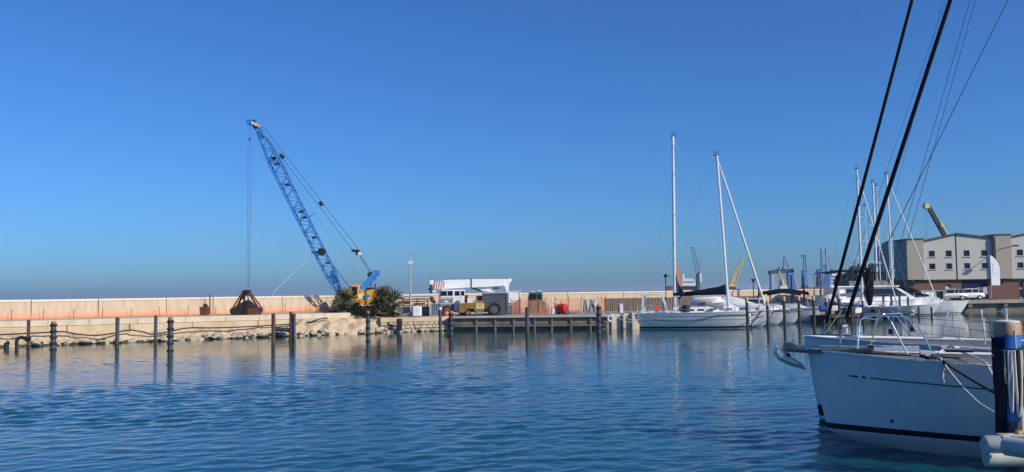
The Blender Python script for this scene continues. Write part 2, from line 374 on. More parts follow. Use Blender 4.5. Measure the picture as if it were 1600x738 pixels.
# deck body, behind face line offset 1.1 m back from the water edge
def qpt(s, back, z): return QL[1] + qd * s - qn * back + V((0, 0, z))
m.prism([qpt(-48, 1.25, 0), qpt(-48, 1.2, 1.7), qpt(-48, 16, 1.7), qpt(-48, 16, 0)], qd * 73.5)
put(m, 'quay_deck', ['quay_concrete'], quay, world=True)
s = -47.5; k = 0
while s < 25.2:                                  # capping blocks along the edge of the step
    L = R.uniform(2.6, 3.6); m = MB(); e = min(s + L, 25.6)
    j = R.uniform(-0.02, 0.02)
    m.prism([qpt(s + .01, 1.02 + j, 1.30), qpt(s + .01, 1.0 + j, 1.715), qpt(s + .01, 1.9, 1.725), qpt(s + .01, 1.9, 1.30)], qd * (e - s - 0.015))
    b_ = bevel(put(m, 'capping_block', 'quay_top', quay, world=True), 0.03)
    s = e
s = -47.5
while s < 25.2:                                  # lower course
    L = R.uniform(3.0, 5.2); m = MB(); e = min(s + L, 25.6); j = R.uniform(-0.04, 0.05)
    m.prism([qpt(s + .02, 0.72 + j, 0.6), qpt(s + .02, 0.84 + j, 1.28), qpt(s + .02, 1.4, 1.292), qpt(s + .02, 1.4, 0.6)], qd * (e - s - 0.04))
    bevel(put(m, 'course_block', 'quay_concrete', quay, world=True), 0.05)
    s = e
# rough footing: a noisy apron
m = MB(); n1, n2 = 260, 9; vs = []
for i in range(n1 + 1):
    s_ = -48 + 73.6 * i / n1
    for k in range(n2 + 1):
        t_ = k / n2
        back = -0.15 + 1.15 * t_; z = -0.5 + 1.35 * min(1, t_ * 1.35)
        p = qpt(s_, back, z); q = MN.noise(p * 1.1) * 0.28 + MN.noise(p * 3.1) * 0.12
        p = p + qn * q + V((0, 0, MN.noise(p * 1.7 + V((9, 2, 1))) * 0.14 * (1 if z < 0.75 else 0.3)))
        vs.append(p)
fs = [(i * (n2 + 1) + k, (i + 1) * (n2 + 1) + k, (i + 1) * (n2 + 1) + k + 1, i * (n2 + 1) + k + 1) for i in range(n1) for k in range(n2)]
m.add(vs, fs); m.m = [1 if (vs[f[0]].z + vs[f[2]].z) / 2 < 0.16 + .12 * MN.noise(vs[f[0]] * .9) else 0 for f in fs]
put(m, 'rough_footing', ['rough_footing', 'algae'], quay, world=True)

# middle quay (z 1.22): masonry part in line with the stone quay, then the concrete jetty, then the strip behind the boats
Q0, Q1, Q2, Q3 = V((-11.2, 75.9, 0)), V((-5.75, 78.3, 0)), V((-5.5, 77.8, 0)), V((8.0, 76.35, 0))
Z2 = 1.22
midq = struct(obj('jetty_quay', None)); midq.location = (0, 80, 0)
poly = [Q0, Q1, Q2 + V((0, .5, 0)), Q3 + V((0.0, .5, 0)), V((11.5, 80.5, 0)), V((24, 90.5, 0)), V((43, 101, 0)), V((46.4, 110.6, 0)), V((-14, 87.6, 0)), V((-16, 84, 0))]
m = MB(); m.prism([p + V((0, 0, -0.5)) for p in poly], (0, 0, Z2 + 0.5 - 0.12)); put(m, 'quay_body', 'jetty_concrete', midq, world=True)
m = MB(); m.prism([p + V((0, 0, Z2 - 0.118)) for p in poly], (0, 0, 0.118)); put(m, 'quay_slab', 'quay_right', midq, world=True)
jd = (Q3 - Q2).normalized(); jn = V((jd.y, -jd.x, 0)); JL = (Q3 - Q2).length
def jpt(s, out, z): return Q2 + jd * s + jn * out + V((0, 0, z))
for i in range(4):
    a, b = JL * i / 4, JL * (i + 1) / 4
    m = MB().prism([jpt(a + .015, 0.25, Z2 - .14), jpt(a + .015, 0.25, Z2 + .015), jpt(a + .015, -0.6, Z2 + .02), jpt(a + .015, -0.6, Z2 - .14)], jd * (b - a - .03))
    put(m, 'edge_beam', 'jetty_edge', midq, world=True)
    m = MB().prism([jpt(a + .01, 0.0, 0.5), jpt(a + .01, 0.0, Z2 - .142), jpt(a + .01, -0.55, Z2 - .142), jpt(a + .01, -0.55, 0.5)], jd * (b - a - .02))
    put(m, 'face_panel', 'jetty_concrete', midq, world=True)
    m = MB().prism([jpt(a + .01, 0.1, 0.32), jpt(a + .01, 0.1, 0.46), jpt(a + .01, -0.5, 0.46), jpt(a + .01, -0.5, 0.32)], jd * (b - a - .02))
    put(m, 'waling_beam', 'jetty_concrete', midq, world=True)
for px in (742, 772, 801, 834, 861, 891, 921):
    sp = (PX(px, 77.2, 0) - Q2).dot(jd)
    put(MB().prism([jpt(sp, 0.02, -0.4), jpt(sp, 0.02, Z2 - .15), jpt(sp, 0.13, Z2 - .15), jpt(sp, 0.13, -0.4)], jd * 0.14), 'fender_post', 'jetty_concrete', midq, world=True)
# masonry face blocks between bushes and jetty (irregular blocks)
md = (Q1 - Q0).normalized(); mn = V((md.y, -md.x, 0)); ML = (Q1 - Q0).length + 0.2
rows = [(0.0, 0.3), (0.3, 0.58), (0.58, 0.86)]
for (z0, z1) in rows:
    s = 0
    while s < ML:
        L = R.uniform(0.28, 0.6); j = R.uniform(0.02, 0.14)
        m = MB().prism([Q0 + md * s + mn * (j - .3) + V((0, 0, z0 + .015)), Q0 + md * s + mn * (j + .05) + V((0, 0, z0 + .015)), Q0 + md * s + mn * j + V((0, 0, z1 - .015)), Q0 + md * s + mn * (j - .3) + V((0, 0, z1 - .015))], md * (L - .04))
        bevel(put(m, 'stone', 'rock', midq, world=True), 0.04); s += L
m = MB().prism([Q0 + mn * -.2 + V((0, 0, .87)), Q0 + mn * .12 + V((0, 0, .87)), Q0 + mn * .12 + V((0, 0, Z2 + .02)), Q0 + mn * -.2 + V((0, 0, Z2 + .02))], md * (ML + .02))
put(m, 'edge_beam', 'quay_concrete', midq, world=True)

# rocks along the foot of the quay
rock_meshes = []
for i in range(9):
    bm = bmesh.new(); bmesh.ops.create_icosphere(bm, subdivisions=2, radius=1)
    off = V((i * 7.3, i * 3.1, 1))
    for v in bm.verts:
        k = 1 + 0.35 * MN.noise(v.co * 1.1 + off) + 0.16 * MN.noise(v.co * 2.7 + off)
        c = v.co * k; v.co = V((c.x, c.y * 0.8, c.z * 0.62))
    me = bpy.data.meshes.new('rock'); bm.to_mesh(me); bm.free(); me.materials.append(MATS['rock']); me.materials.append(MATS['algae'])
    for p_ in me.polygons: p_.material_index = 1 if p_.center.z < -0.08 else 0
    rock_meshes.append(me)
def rock(p, s, label='pale rough rock lying along the waterline at the foot of the quay', group='rocks at the foot of the quay'):
    r = obj('rock', R.choice(rock_meshes)); r.location = p; r.rotation_euler = (R.uniform(-.3, .3), R.uniform(-.3, .3), R.uniform(0, 6))
    r.scale = (s, s, s); return tag(r, label, 'rock', group)
for i in range(120):
    s_ = -6 + 36 * (i + R.random()) / 120 if i % 4 else R.uniform(2, 30)
    if s_ < 9 and R.random() < 0.35: continue
    sz = R.uniform(0.16, 0.42)
    rock(qpt(s_, R.uniform(-0.45, 0.25), R.uniform(-0.05, 0.16)), sz)
for i in range(46):
    rock(qpt(R.uniform(13, 30), R.uniform(-.5, .5), R.uniform(-.05, .3)), R.uniform(.18, .5), 'pale rough rock lying along the waterline at the foot of the quay')
for i in range(26):
    rock(Q0 + md * (ML * R.random()) + mn * R.uniform(.1, .6) + V((0, 0, R.uniform(-.05, .12))), R.uniform(.14, .32))
# the loose stony bank under the bushes
m = MB(); vs = []; n1, n2 = 60, 12
for i in range(n1 + 1):
    t = i / n1; base = qpt(20.0 + 10.6 * t, 0, 0)
    for k in range(n2 + 1):
        u = k / n2; p = base - qn * (-0.7 + 3.4 * u) + V((0, 0, -0.3 + (1.9 - .45 * t) * math.sin(min(1, u * 1.5) * math.pi / 2)))
        edge = min(1, t * 8) * min(1, (1 - t) * 9)
        p += V((0, 0, -0.4 * (1 - edge))) + V((MN.noise(p * 1.5), MN.noise(p * 1.7 + V((5, 5, 5))), MN.noise(p * 1.3 + V((1, 9, 5))))) * 0.28
        vs.append(p)
m.add(vs, [(i * (n2 + 1) + k, (i + 1) * (n2 + 1) + k, (i + 1) * (n2 + 1) + k + 1, i * (n2 + 1) + k + 1) for i in range(n1) for k in range(n2)])
struct(put(m, 'earth_bank', 'rough_footing', world=True))

# right quay with the road before the building
rq = struct(obj('harbour_quay', None)); rq.location = (70, 114, 0)
m = MB(); m.prism([V((48, 114.3, -.5)), V((140, 113.3, -.5)), V((140, 240, -.5)), V((62, 240, -.5)), V((54, 122, -.5))], (0, 0, 1.45)); put(m, 'quay_body', 'jetty_concrete', rq, world=True)
m = MB(); m.prism([V((48, 114.3, .96)), V((140, 113.3, .96)), V((140, 240, .96)), V((62, 240, .96)), V((54, 122, .96))], (0, 0, .44)); put(m, 'quay_slab', 'asphalt', rq, world=True)
for i in range(12):
    a = 47.6 + i * 4.5
    m = MB(); m.prism([V((a, 113.6, 1.05)), V((a, 113.6, 1.46)), V((a, 114.9, 1.47)), V((a, 114.9, 1.05))], V((4.44, -0.05, 0))); put(m, 'edge_beam', 'quay_right', rq, world=True)
    m = MB(); m.prism([V((a + 1, 113.7, .55)), V((a + 1, 113.7, 1.04)), V((a + 1, 114.5, 1.04)), V((a + 1, 114.5, .75))], V((0.5, 0, 0))); put(m, 'corbel', 'jetty_concrete', rq, world=True)

# ================================================================== SAFETY NET FENCES
def net_fence(pts, z0, h, label, post_h=None, posts=True, sag=0.1):
    f = thing('safety_fence', label, 'fence', pts[0] + V((0, 0, z0)))
    m = MB()
    for i in range(len(pts) - 1):
        a, b = pts[i], pts[i + 1]; N = 8; vs = []
        for k in range(N + 1):
            t = k / N; p = a.lerp(b, t); s = math.sin(math.pi * t) * sag * R.uniform(.6, 1.2)
            w_ = V((0, R.uniform(-.04, .04), 0))
            vs += [p + V((0, 0, z0 + .02)), p + w_ + V((0, 0, z0 + h * .5)), p + V((0, 0, z0 + h - s))]
        m.add(vs, [(k * 3 + j, (k + 1) * 3 + j, (k + 1) * 3 + j + 1, k * 3 + j + 1) for k in range(N) for j in range(2)])
    put(m, 'net', 'orange_net', f, world=True)
    if posts:
        for p in pts: put(MB().tube([p + V((0, 0, z0)), p + V((R.uniform(-.03, .03), 0, z0 + (post_h or h * 1.4)))], 0.022, 5), 'post', 'pile_rust', f, world=True)
    return f
pts = []
for px in (-60, -30, 16, 65, 112, 157, 202, 246, 290, 333, 372, 408, 441, 480, 523):
    p = on_wall(px); d = (WB - WA).normalized(); nrm = V((d.y, -d.x, 0)); pts.append(p + nrm * 0.55)
net_fence(pts, 1.7, 0.5, 'long low orange safety net along the foot of the sea wall left of the crane', 0.75)

# ================================================================== PILES
pile_src = {}
def make_pile(label, cat, p, h, r, kind, group):
    t = thing('mooring_pile', label, cat, (p.x, p.y, -0.6), 0, group)
    H = h + 0.6
    if kind in ('plain', 'rusty', 'white_top'):
        put(MB().tube([(0, 0, -3), (0, 0, H)], r, 14), 'shaft', 'pile_rust' if kind == 'rusty' else 'pile_steel', t, smooth=True)
        put(MB().lathe([(r * 1.06, H - .05), (r * 1.06, H + .04), (r * .3, H + .12)], 14), 'cap', 'white_paint' if kind == 'white_top' else 'rust', t)
        put(MB().lathe([(r * 1.03, 0.3), (r * 1.05, 0.75), (r * 1.02, 0.95)], 14), 'waterline_growth', 'algae', t)
    elif kind == 'ring':
        put(MB().tube([(0, 0, -3), (0, 0, H)], r, 14), 'shaft', 'pile_steel', t, smooth=True)
        put(MB().lathe([(r * .9, H), (r * .9, H + .12), (r * .3, H + .16)], 14), 'cap', 'rust_orange', t)
        n = 5
        for i in range(n):
            z = 0.62 + (H - 0.75) * i / (n - 1)
            put(MB().lathe([(r, z - .08), (r * 1.34, z - .04), (r * 1.38, z + .03), (r, z + .09)], 14), 'ring', 'rubber', t, smooth=True)
    elif kind == 'wood':
        put(MB().tube([(0, 0, -3), (0.02, 0, H * .6), (0, 0.01, H - .35)], [r, r, r * .97], 12), 'shaft', 'pile_wood', t, smooth=True)
        put(MB().lathe([(r * 1.05, H - .36), (r * 1.08, H - .02), (r * .5, H + .04)], 12), 'cap', 'pile_cap_tan', t, smooth=True)
    elif kind == 'dark':
        put(MB().tube([(0, 0, -3), (0.02, 0, H * .6), (0, 0.01, H)], [r, r, r * .9], 10), 'shaft', 'pile_wood', t, smooth=True)
    return t
G1 = 'steel mooring piles standing off the quay'
for px, yt, yb, w_, kind, lab in [
    (44, 500, 545, 5, 'rusty', 'leftmost rusty steel pile beside the bent black pipe'),
    (83, 503, 547, 8, 'ring', 'thick dark pile with stacked flange rings and a rusty top, leftmost ringed pile'),
    (183, 496, 544, 6, 'plain', 'plain dark steel pile halfway between the two leftmost ringed piles'),
    (243, 493, 538, 5, 'plain', 'slender dark steel pile just left of the second ringed pile'),
    (266, 497, 549, 8, 'ring', 'ringed dark pile second from the left, right of a slender plain pile'),
    (427, 490, 545, 6, 'rusty', 'tall plain pile with rusty top right of the hanging grab'),
    (454.5, 487, 532, 5, 'rusty', 'rusty left-hand one of the two piles standing close together'),
    (459.5, 490, 532, 5, 'plain', 'blue grey right-hand one of the two piles standing close together'),
    (575, 487, 534, 6, 'ring', 'ringed pile standing in front of the palm bushes'),
    (688, 481, 522, 5, 'white_top', 'plain steel pile with a white top beside the orange buoy'),
    (705, 487, 526, 7, 'ring', 'ringed pile in front of the white truck cab'),
    (824, 480, 527, 6, 'plain', 'plain steel pile in front of the green cabin'),
    (936, 477, 523, 7, 'ring', 'ringed pile at the right end of the concrete jetty')]:
    p = G(px, yb); top = P(px, yt, p.y); make_pile(lab, 'mooring pile', p, top.z - .1, w_ / 2 * p.y / FPX, kind, G1)
G2 = 'tan-topped timber piles before the moored boats'
tan = [(1168, 466, 516), (1200, 471, 513), (1226, 464, 511), (1249, 463, 509), (1272, 463, 507), (1292, 466, 505), (1311.5, 461, 503)]
lab2 = ['tan-topped timber pile beside the bow of the long grey-hulled yacht, with an orange float',
        'tan-topped pile before the boat under the white canvas tent', 'tan-topped pile between the white tent boat and the boat with black bimini',
        'tan-topped pile before the left end of the black bimini', 'tan-topped pile before the right end of the black bimini',
        'tan-topped pile beside the blue canvas bundle', 'tan-topped pile farthest right in the row before the boats']
TP = []
for (px, yt, yb), lab in zip(tan, lab2):
    p = G(px, yb); top = P(px, yt, p.y); TP.append(p); make_pile(lab, 'timber pile', p, top.z, 4.6 / 2 * p.y / FPX, 'wood', G2)
G3 = 'dark posts among the moored boats'
POSTL = ['left one of the two tall ones', 'right one of the two tall ones', 'just right of the black hanging bag', 'second right of the hanging bag', 'third right of the hanging bag', 'fourth right of the hanging bag',
         'shorter, left of the rightmost', 'rightmost short one', 'at the right part of the pontoon', 'between the thick black stays']
for px, yt, yb, lab in [(1237, 430, 470, None), (1256, 432, 468, None), (1379.5, 463, 492, None), (1392, 461, 492, None), (1405, 462, 491, None), (1418, 464, 491, None),
                        (1434, 479, 492, None), (1454, 480, 491, None), (1347, 470, 500, None), (1329, 468, 503, None)]:
    D = 3.3 * FPX / (yb - (455 - .013 * (px - 800)) ) if yb > 480 else 88
    p = PX(px, min(D, 98.5), 0); top = P(px, yt, p.y)
    t = make_pile('dark timber post standing among the moored boats, ' + POSTL.pop(0), 'post', p, top.z, 3.2 / 2 * p.y / FPX, 'dark', G3)

# horizontal tie pole linking the tan-topped piles
t = thing('mooring_rail', 'dark horizontal pole tied along the tan-topped piles', 'rail', (TP[0].x, TP[0].y, 1.0))
for a, b, ya, yb in zip(TP[:-1], TP[1:], (489, 486, 485, 484, 484, 484), (486, 485, 484, 484, 484, 485)):
    A = V((a.x, a.y - .16, 0)); B = V((b.x, b.y - .16, 0))
    i = TP.index(a); A.z = P(tan[i][0], ya, A.y).z; B.z = P(tan[i + 1][0], yb, B.y).z
    put(MB().tube([A, B], 0.04, 6), 'pole', 'pile_wood', t, world=True)

# bent black pipe and short stub at the far left
t = thing('bent_pipe', 'bent black pipe beside the leftmost rusty pile', 'pipe', G(28, 545))
put(MB().tube([P(26, 552, 58.9), P(26, 533, 58.9), P(28, 529, 58.9), P(33, 527, 58.9), P(44, 530, 58.9)], 0.11, 10), 'pipe', 'rubber', t, world=True, smooth=True)
put(MB().tube([P(40, 530, 58.8), P(47, 530, 58.8)], 0.15, 10), 'collar', 'rust_dark', t, world=True)
t = put(MB().tube([P(10, 552, 58.9), P(10, 536, 58.9)], 0.16, 10).tube([P(10, 536, 58.9), P(14, 536, 58.9)], 0.12, 8), 'pipe_stub', 'rubber', world=True, smooth=True)
tag(t, 'short black pipe stub at the water, farthest left', 'pipe')

# long black hose draped along the quay
pts = [(-40, 524.5), (0, 523.4), (25, 522), (45, 521), (76, 519.6), (99, 518.2), (121, 522.4), (138, 524), (152, 524.3), (168, 522.5), (182, 520), (193, 517), (205, 515.8), (222, 518.5), (236, 522.4), (252, 521), (266, 518),
       (285, 513.5), (300, 512.2), (330, 512.6), (366, 511.6), (400, 510), (423, 508.5), (450, 507), (472, 506), (486, 503), (499, 498.5), (512, 497)]
def off_quay(px, out):
    k = ray(px, 455); k = k.x / k.y; A = QL[1] + qn * out
    t = (k * A.y - A.x) / (qd.x - k * qd.y); return A.y + qd.y * t
tag(put(MB().tube([P(x, y, off_quay(x, -0.1 if x < 400 else -.4)) for x, y in pts], 0.055, 6), 'hose', 'cable_black', world=True, smooth=True),
    'long black hose draped along the face of the stone quay', 'hose')
tag(put(MB().tube([P(x, y, off_quay(x, -0.3)) for x, y in [(474, 506), (490, 512), (505, 517), (522, 518), (540, 513), (552, 505)]], 0.04, 6), 'rope', 'pile_wood', world=True, smooth=True),
    'slack brown rope looping down the rocks below the left bush', 'rope')
tag(put(MB().tube([P(430, 514.5, 70), P(455, 516, 70.5)], 0.17, 10), 'rubber_fender', 'rubber', world=True, smooth=True), 'black horizontal rubber fender between two piles', 'fender')
tag(put(MB().tube([P(600, 500, 76.2), P(608, 506, 76), P(617, 511, 75.9), P(625, 508, 75.9)], 0.05, 6), 'bent_hose', 'rubber', world=True, smooth=True), 'black hose hanging over the quay edge below the right bush', 'hose')
bx = P(624, 515, 75.6)
tag(bevel(put(MB().box(V((bx.x, bx.y, 0.65)), (0.45, 0.3, 1.0)), 'rubber_block', 'rubber', world=True), .05), 'upright black rubber fender block on the masonry quay face', 'fender')

# ================================================================== CRAWLER CRANE
CR = P(562, 482, 83.5); CR.z = Z2 + 0.1
crane = thing('crawler_crane', 'blue lattice boom crane with yellow body standing between the bushes', 'crane', CR)
foot = P(536, 466, 83.3); neck = P(409, 214, 76.0)
bd = (neck - foot); BL = bd.length; bd.normalize()
side = bd.cross(V((0, 1, 0))).normalized(); side = V((bd.z, 0, -bd.x)).normalized()   # in-plane, pointing up-right
dep = bd.cross(side).normalized()
boom = put(MB().tube([foot - dep * .55, foot + dep * .55], 0.12, 8), 'boom', 'crane_blue', crane, world=True)
def bw(t):     # half width of the boom along its length
    return 0.14 + 0.30 * min(1, t / 0.16) if t < 0.16 else (0.44 if t < 0.86 else 0.44 - 0.22 * (t - 0.86) / 0.14)
def bp_(t, sx, sy): return foot + bd * BL * t + side * bw(t) * sx + dep * bw(t) * sy
for sx in (-1, 1):
    for sy in (-1, 1):
        put(MB().tube([bp_(t, sx, sy) for t in (0, .16, .35, .55, .75, .86, 1)], 0.055, 6), 'chord', 'crane_blue', boom, world=True, smooth=True)
NB = 26
for i in range(NB):
    t0, t1 = 0.03 + .95 * i / NB, 0.03 + .95 * (i + 1) / NB
    for (c0, c1) in (((-1, -1), (1, -1)), ((-1, 1), (1, 1)), ((-1, -1), (-1, 1)), ((1, -1), (1, 1))):
        a, b = (c0, c1) if i % 2 else (c1, c0)
        put(MB().tube([bp_(t0, *a), bp_(t1, *b)], 0.028, 4), 'brace', 'crane_blue', boom, world=True)
for t in (.16, .3, .44, .58, .72, .86):
    put(MB().tube([bp_(t, -1, -1), bp_(t, 1, -1), bp_(t, 1, 1), bp_(t, -1, 1), bp_(t, -1, -1)], 0.035, 4), 'section_frame', 'crane_blue', boom, world=True)
for (x, y) in ((428, 247), (433, 256.5), (450, 289), (471, 331), (476, 340), (491.5, 371), (513, 411)):
    Y = foot.y + (neck.y - foot.y) * (466 - y) / 252
    put(MB().box(P(x, y, Y), (0.42, .5, 0.16), tilt=Matrix.Rotation(rad(-12), 3, 'Y')), 'roller', 'machine_dark', boom, world=True)
# solid plates at the foot
for (t0, t1) in ((0.02, .10), (.10, .19)):
    put(MB().prism([bp_(t0, -.6, -1.02), bp_(t0 + .01, 1, -1.02), bp_(t1, .7, -1.02), bp_(t1 - .03, -.2, -1.02)], dep * 0.05), 'plate', 'crane_blue', boom, world=True)
put(MB().box(foot + bd * .3, (.8, 1.1, 0.9), tilt=Matrix.Rotation(rad(30), 3, 'Y')), 'foot_bracket', 'machine_dark', boom, world=True)
# drum on the boom
Yd = foot.y + (neck.y - foot.y) * 0.29
put(MB().wheel(P(503, 393.5, Yd - .4), 0.34, .55, (.1, 1, 0), 18), 'rope_drum', 'machine_dark', boom, world=True, smooth=True)
put(MB().beam(P(487, 395, Yd - .5), P(500, 393.5, Yd - .5), .16, .16), 'drum_arm', 'machine_dark', boom, world=True)
# gooseneck head
tip = P(389, 191.5, 75.3); n2_ = P(398, 192, 75.5)
hd = thing('boom_head', '', '', neck, 0); del hd['label']; del hd['category']; hd.parent = crane; hd.location = neck - CR
hd_parts = MB()
for sy in (-1, 1):
    hd_parts.tube([bp_(1, 1, sy), P(404, 200, 75.7) + dep * .2 * sy, P(397, 190, 75.5) + dep * .2 * sy], [.07, .09, .07], 6)
    hd_parts.tube([bp_(1, -1, sy), P(401, 203, 75.6) + dep * .2 * sy, P(395, 195, 75.5) + dep * .2 * sy], [.07, .09, .07], 6)
put(hd_parts, 'neck_frame', 'crane_blue', hd, world=True)
for k in range(4):
    x0 = 393.5 + k * 2.7
    put(MB().prism([P(x0, 189.6 + k * 1.1, 75.1), P(x0 + 2.6, 190.5 + k * 1.2, 75.1), P(x0 + 1.5, 194.6 + k * 1.3, 75.1), P(x0 - 1.2, 193.4 + k * 1.2, 75.1)], V((0, .6, 0))), 'stripe_plate', 'white_paint' if k % 2 == 0 else 'pile_cap_tan', hd, world=True)
put(MB().wheel(P(390, 191, 75.4), 0.24, .3, (0, 1, 0), 16), 'sheave', 'crane_blue', hd, world=True, smooth=True)
put(MB().wheel(P(396.5, 191, 75.75), 0.2, .3, (0, 1, 0), 14), 'sheave', 'machine_dark', hd, world=True, smooth=True)
put(MB().prism([P(399, 196, 75.2), P(404, 194, 75.3), P(413, 212, 75.8), P(408, 216, 75.8)], V((0, .5, 0))), 'neck_plate', 'crane_blue', hd, world=True)
# A-frame (gantry)
af_top = P(588, 427, 83.4)
for dy in (-.7, .7):
    put(MB().beam(P(561, 457, 83.4 + dy), af_top + V((0, dy * .6, 0)), .26, .5), 'gantry_leg', 'crane_blue', crane, world=True)
    put(MB().tube([P(579.5, 458, 83.4 + dy), P(579.5, 433, 83.4 + dy * .7)], .05, 6), 'gantry_strut', 'machine_dark', crane, world=True)
    put(MB().tube([P(588, 455, 83.4 + dy), P(588, 429, 83.4 + dy * .7)], .045, 6), 'gantry_strut', 'crane_blue', crane, world=True)
put(MB().wheel(P(579.5, 430, 83.4), .28, 1.0, (0, 1, 0), 14), 'gantry_sheave', 'machine_dark', crane, world=True, smooth=True)
put(MB().box(P(588, 426, 83.4), (.5, 1.1, .36)), 'gantry_cap', 'crane_blue', crane, world=True)
# pendants and luffing ropes
eq = P(555.5, 392, 82.2)
for dy, (hx, hy), ex in ((-.3, (412, 198), .28), (.3, (415, 214), -.22)):
    st = P(hx, hy, 75.9) + V((0, dy, 0))
    put(MB().tube([st, eq + V((ex, dy, ex * .45 + .05))], 0.022, 5), 'pendant_rope', 'pile_steel', crane, world=True)
for k, dy in enumerate((-.3, 0, .3)):
    put(MB().tube([eq + V((.1, dy, 0)), P(579 + k * 2, 428 + k, 83.4) + V((0, dy, 0))], 0.018, 4), 'luffing_rope', 'pile_steel', crane, world=True)
put(MB().box(eq + V((0, 0, 0)), (.6, .9, .2)).box(eq + V((.15, 0, -.2)), (.2, .6, .4)), 'equaliser', 'machine_dark', crane, world=True)
put(MB().wheel(eq + V((.36, 0, -.3)), .16, .4, (0, 1, 0), 12), 'equaliser_sheave', 'white_paint', crane, world=True)
for x, y, Y in ((440.5, 244.5, 77.5), (501.5, 318.5, 80)):
    put(MB().box(P(x, y, Y), (.28, .3, .4), tilt=Matrix.Rotation(rad(-35), 3, 'Y')), 'pendant_joint', 'machine_dark', crane, world=True)
put(MB().tube([P(416, 215, 76.2), P(494, 337, 80), P(566, 441, 83.2)], 0.01, 4), 'hoist_line', 'pile_steel', crane, world=True)
put(MB().tube([P(478, 342, 80), P(494, 333, 80)], 0.03, 4), 'line_guide', 'crane_blue', crane, world=True)
put(MB().tube([P(517, 410, 81.5), P(545, 448, 83.2)], 0.05, 5), 'boom_stop', 'crane_blue', crane, world=True)
# hoist ropes down to the grab
GR = P(387.5, 452, 73.5)
for x0, x1, dy in ((388.2, 386.3, -.12), (390.3, 388.3, .0), (393, 388.8, .12)):
    put(MB().tube([P(x0, 192, 75.3) + V((0, dy, 0)), P((x0 + x1) / 2 + .1, 320, 74.4) + V((0, dy, 0)), GR + V(((x1 - 387.5) * .05, dy, .1))], 0.014, 4), 'hoist_rope', 'pile_steel', crane, world=True)
put(MB().box(P(390, 218, 75.2), (.1, .1, .3)), 'rope_clamp', 'machine_dark', crane, world=True)
# tag line to the wall
tg = [P(487, 400, Yd - .3), P(467, 419, 80.5), P(447, 438, 79), P(428, 457, 77), P(425, 463, 76), P(418, 470, 75), P(410, 470, 74.2), P(400, 466, 73.5)]
put(MB().tube(tg, 0.014, 4), 'tag_line', 'rope_white', crane, world=True, smooth=True)
# body, in world points about the slew centre
bx0 = P(552, 482, 83.5).x; bx1 = P(594, 482, 83.5).x
zb = CR.z + 0.95
body = put(MB().box(((bx0 + bx1) / 2 + .2, 83.5, zb + .12), (bx1 - bx0, 2.5, .24)), 'deck_frame', 'crane_yellow', crane, world=True)
hs_ = put(MB().prism([V((bx0 + .8, 82.25, zb + .25)), V((bx1 - .2, 82.25, zb + .25)), V((bx1 - .2, 82.25, zb + 1.25)), V((bx1 - .5, 82.25, zb + 1.38)), V((bx0 + .8, 82.25, zb + 1.38))], V((0, 2.4, 0))), 'engine_house', 'crane_yellow', crane, world=True)
bevel(hs_, .05)
for k, xx in enumerate((.95, 1.55)):
    put(MB().box((bx0 + xx, 82.235, zb + .8), (.42, .03, .5)), 'white_panel', 'white_paint', hs_, world=True)
cab = put(MB().prism([V((bx0 - .1, 82.1, zb)), V((bx0 + .75, 82.1, zb)), V((bx0 + .75, 82.1, zb + 1.85)), V((bx0 + .1, 82.1, zb + 1.85)), V((bx0 - .15, 82.1, zb + 1.1))], V((0, .9, 0))), 'cab', 'crane_yellow', crane, world=True)
bevel(cab, .03)
put(MB().box((bx0 + .36, 82.09, zb + 1.3), (.5, .03, .72)), 'window', 'dark_glass', cab, world=True)
put(MB().box((bx0 - .14, 82.55, zb + 1.42), (.06, .7, .65), tilt=Matrix.Rotation(rad(12), 3, 'Y')), 'windscreen', 'dark_glass', cab, world=True)
put(MB().box((bx1 + .1, 83.5, zb + .55), (.6, 2.3, .8)), 'counterweight', 'crane_yellow', crane, world=True)
put(MB().box((bx0 + 1.6, 83.2, zb + 1.48), (.7, .6, .2)).tube([(bx0 + 2.1, 83, zb + 1.3), (bx0 + 2.1, 83, zb + 1.9)], .06, 8), 'exhaust', 'machine_dark', crane, world=True)
for sy in (-1, 1):
    cx = (bx0 + bx1) / 2 + .3; cy = 83.5 + sy * 1.15; pr_ = []
    for k in range(24):
        a = 2 * math.pi * k / 24; pr_.append(V((cx + math.cos(a) * .42 + (1.3 if math.cos(a) > 0 else -1.3), cy - .28, CR.z + .42 + .42 * math.sin(a))))
    tr = put(MB().prism(pr_, V((0, .56, 0))), 'track', 'machine_dark', crane, world=True)
    for k in range(5): put(MB().wheel((cx - 1.3 + .65 * k, cy - .3, CR.z + .35), .22, .08, (0, 1, 0), 12), 'track_roller', 'rust_dark', tr, world=True)

# ------------------------------------------------------------------ clamshell grab
gt = P(386, 494, 73.5); S = 73.5 / FPX
grab = thing('clamshell_grab', 'rust-brown clamshell grab hanging from the crane ropes over the quay', 'grab bucket', V((gt.x, 73.5, 1.72)))
def g(x, y, dy=0): p = P(x, y, 73.5); return V((p.x, 73.5 + dy, p.z))
hb = put(MB().prism([g(379, 456, -.3), g(384, 453, -.3), g(391, 453.5, -.3), g(391, 459, -.3), g(383, 461, -.3), g(381, 468, -.3), g(375, 466, -.3)], V((0, .6, 0))), 'head_block', 'rust_dark', grab, world=True)
put(MB().wheel(g(387, 457), .2, .7, (0, 1, 0), 14), 'head_sheave', 'rust_dark', hb, world=True)
for dy in (-.5, .5):
    put(MB().beam(g(380, 457, dy * .5), g(367, 481, dy), .1, .13), 'arm', 'rust', grab, world=True)
    put(MB().beam(g(390, 458, dy * .5), g(405.5, 480, dy), .1, .13), 'arm', 'rust', grab, world=True)
put(MB().tube([g(387.5, 458, -.1), g(388.5, 470, -.1)], .05, 6), 'closing_rope', 'rust_dark', grab, world=True)
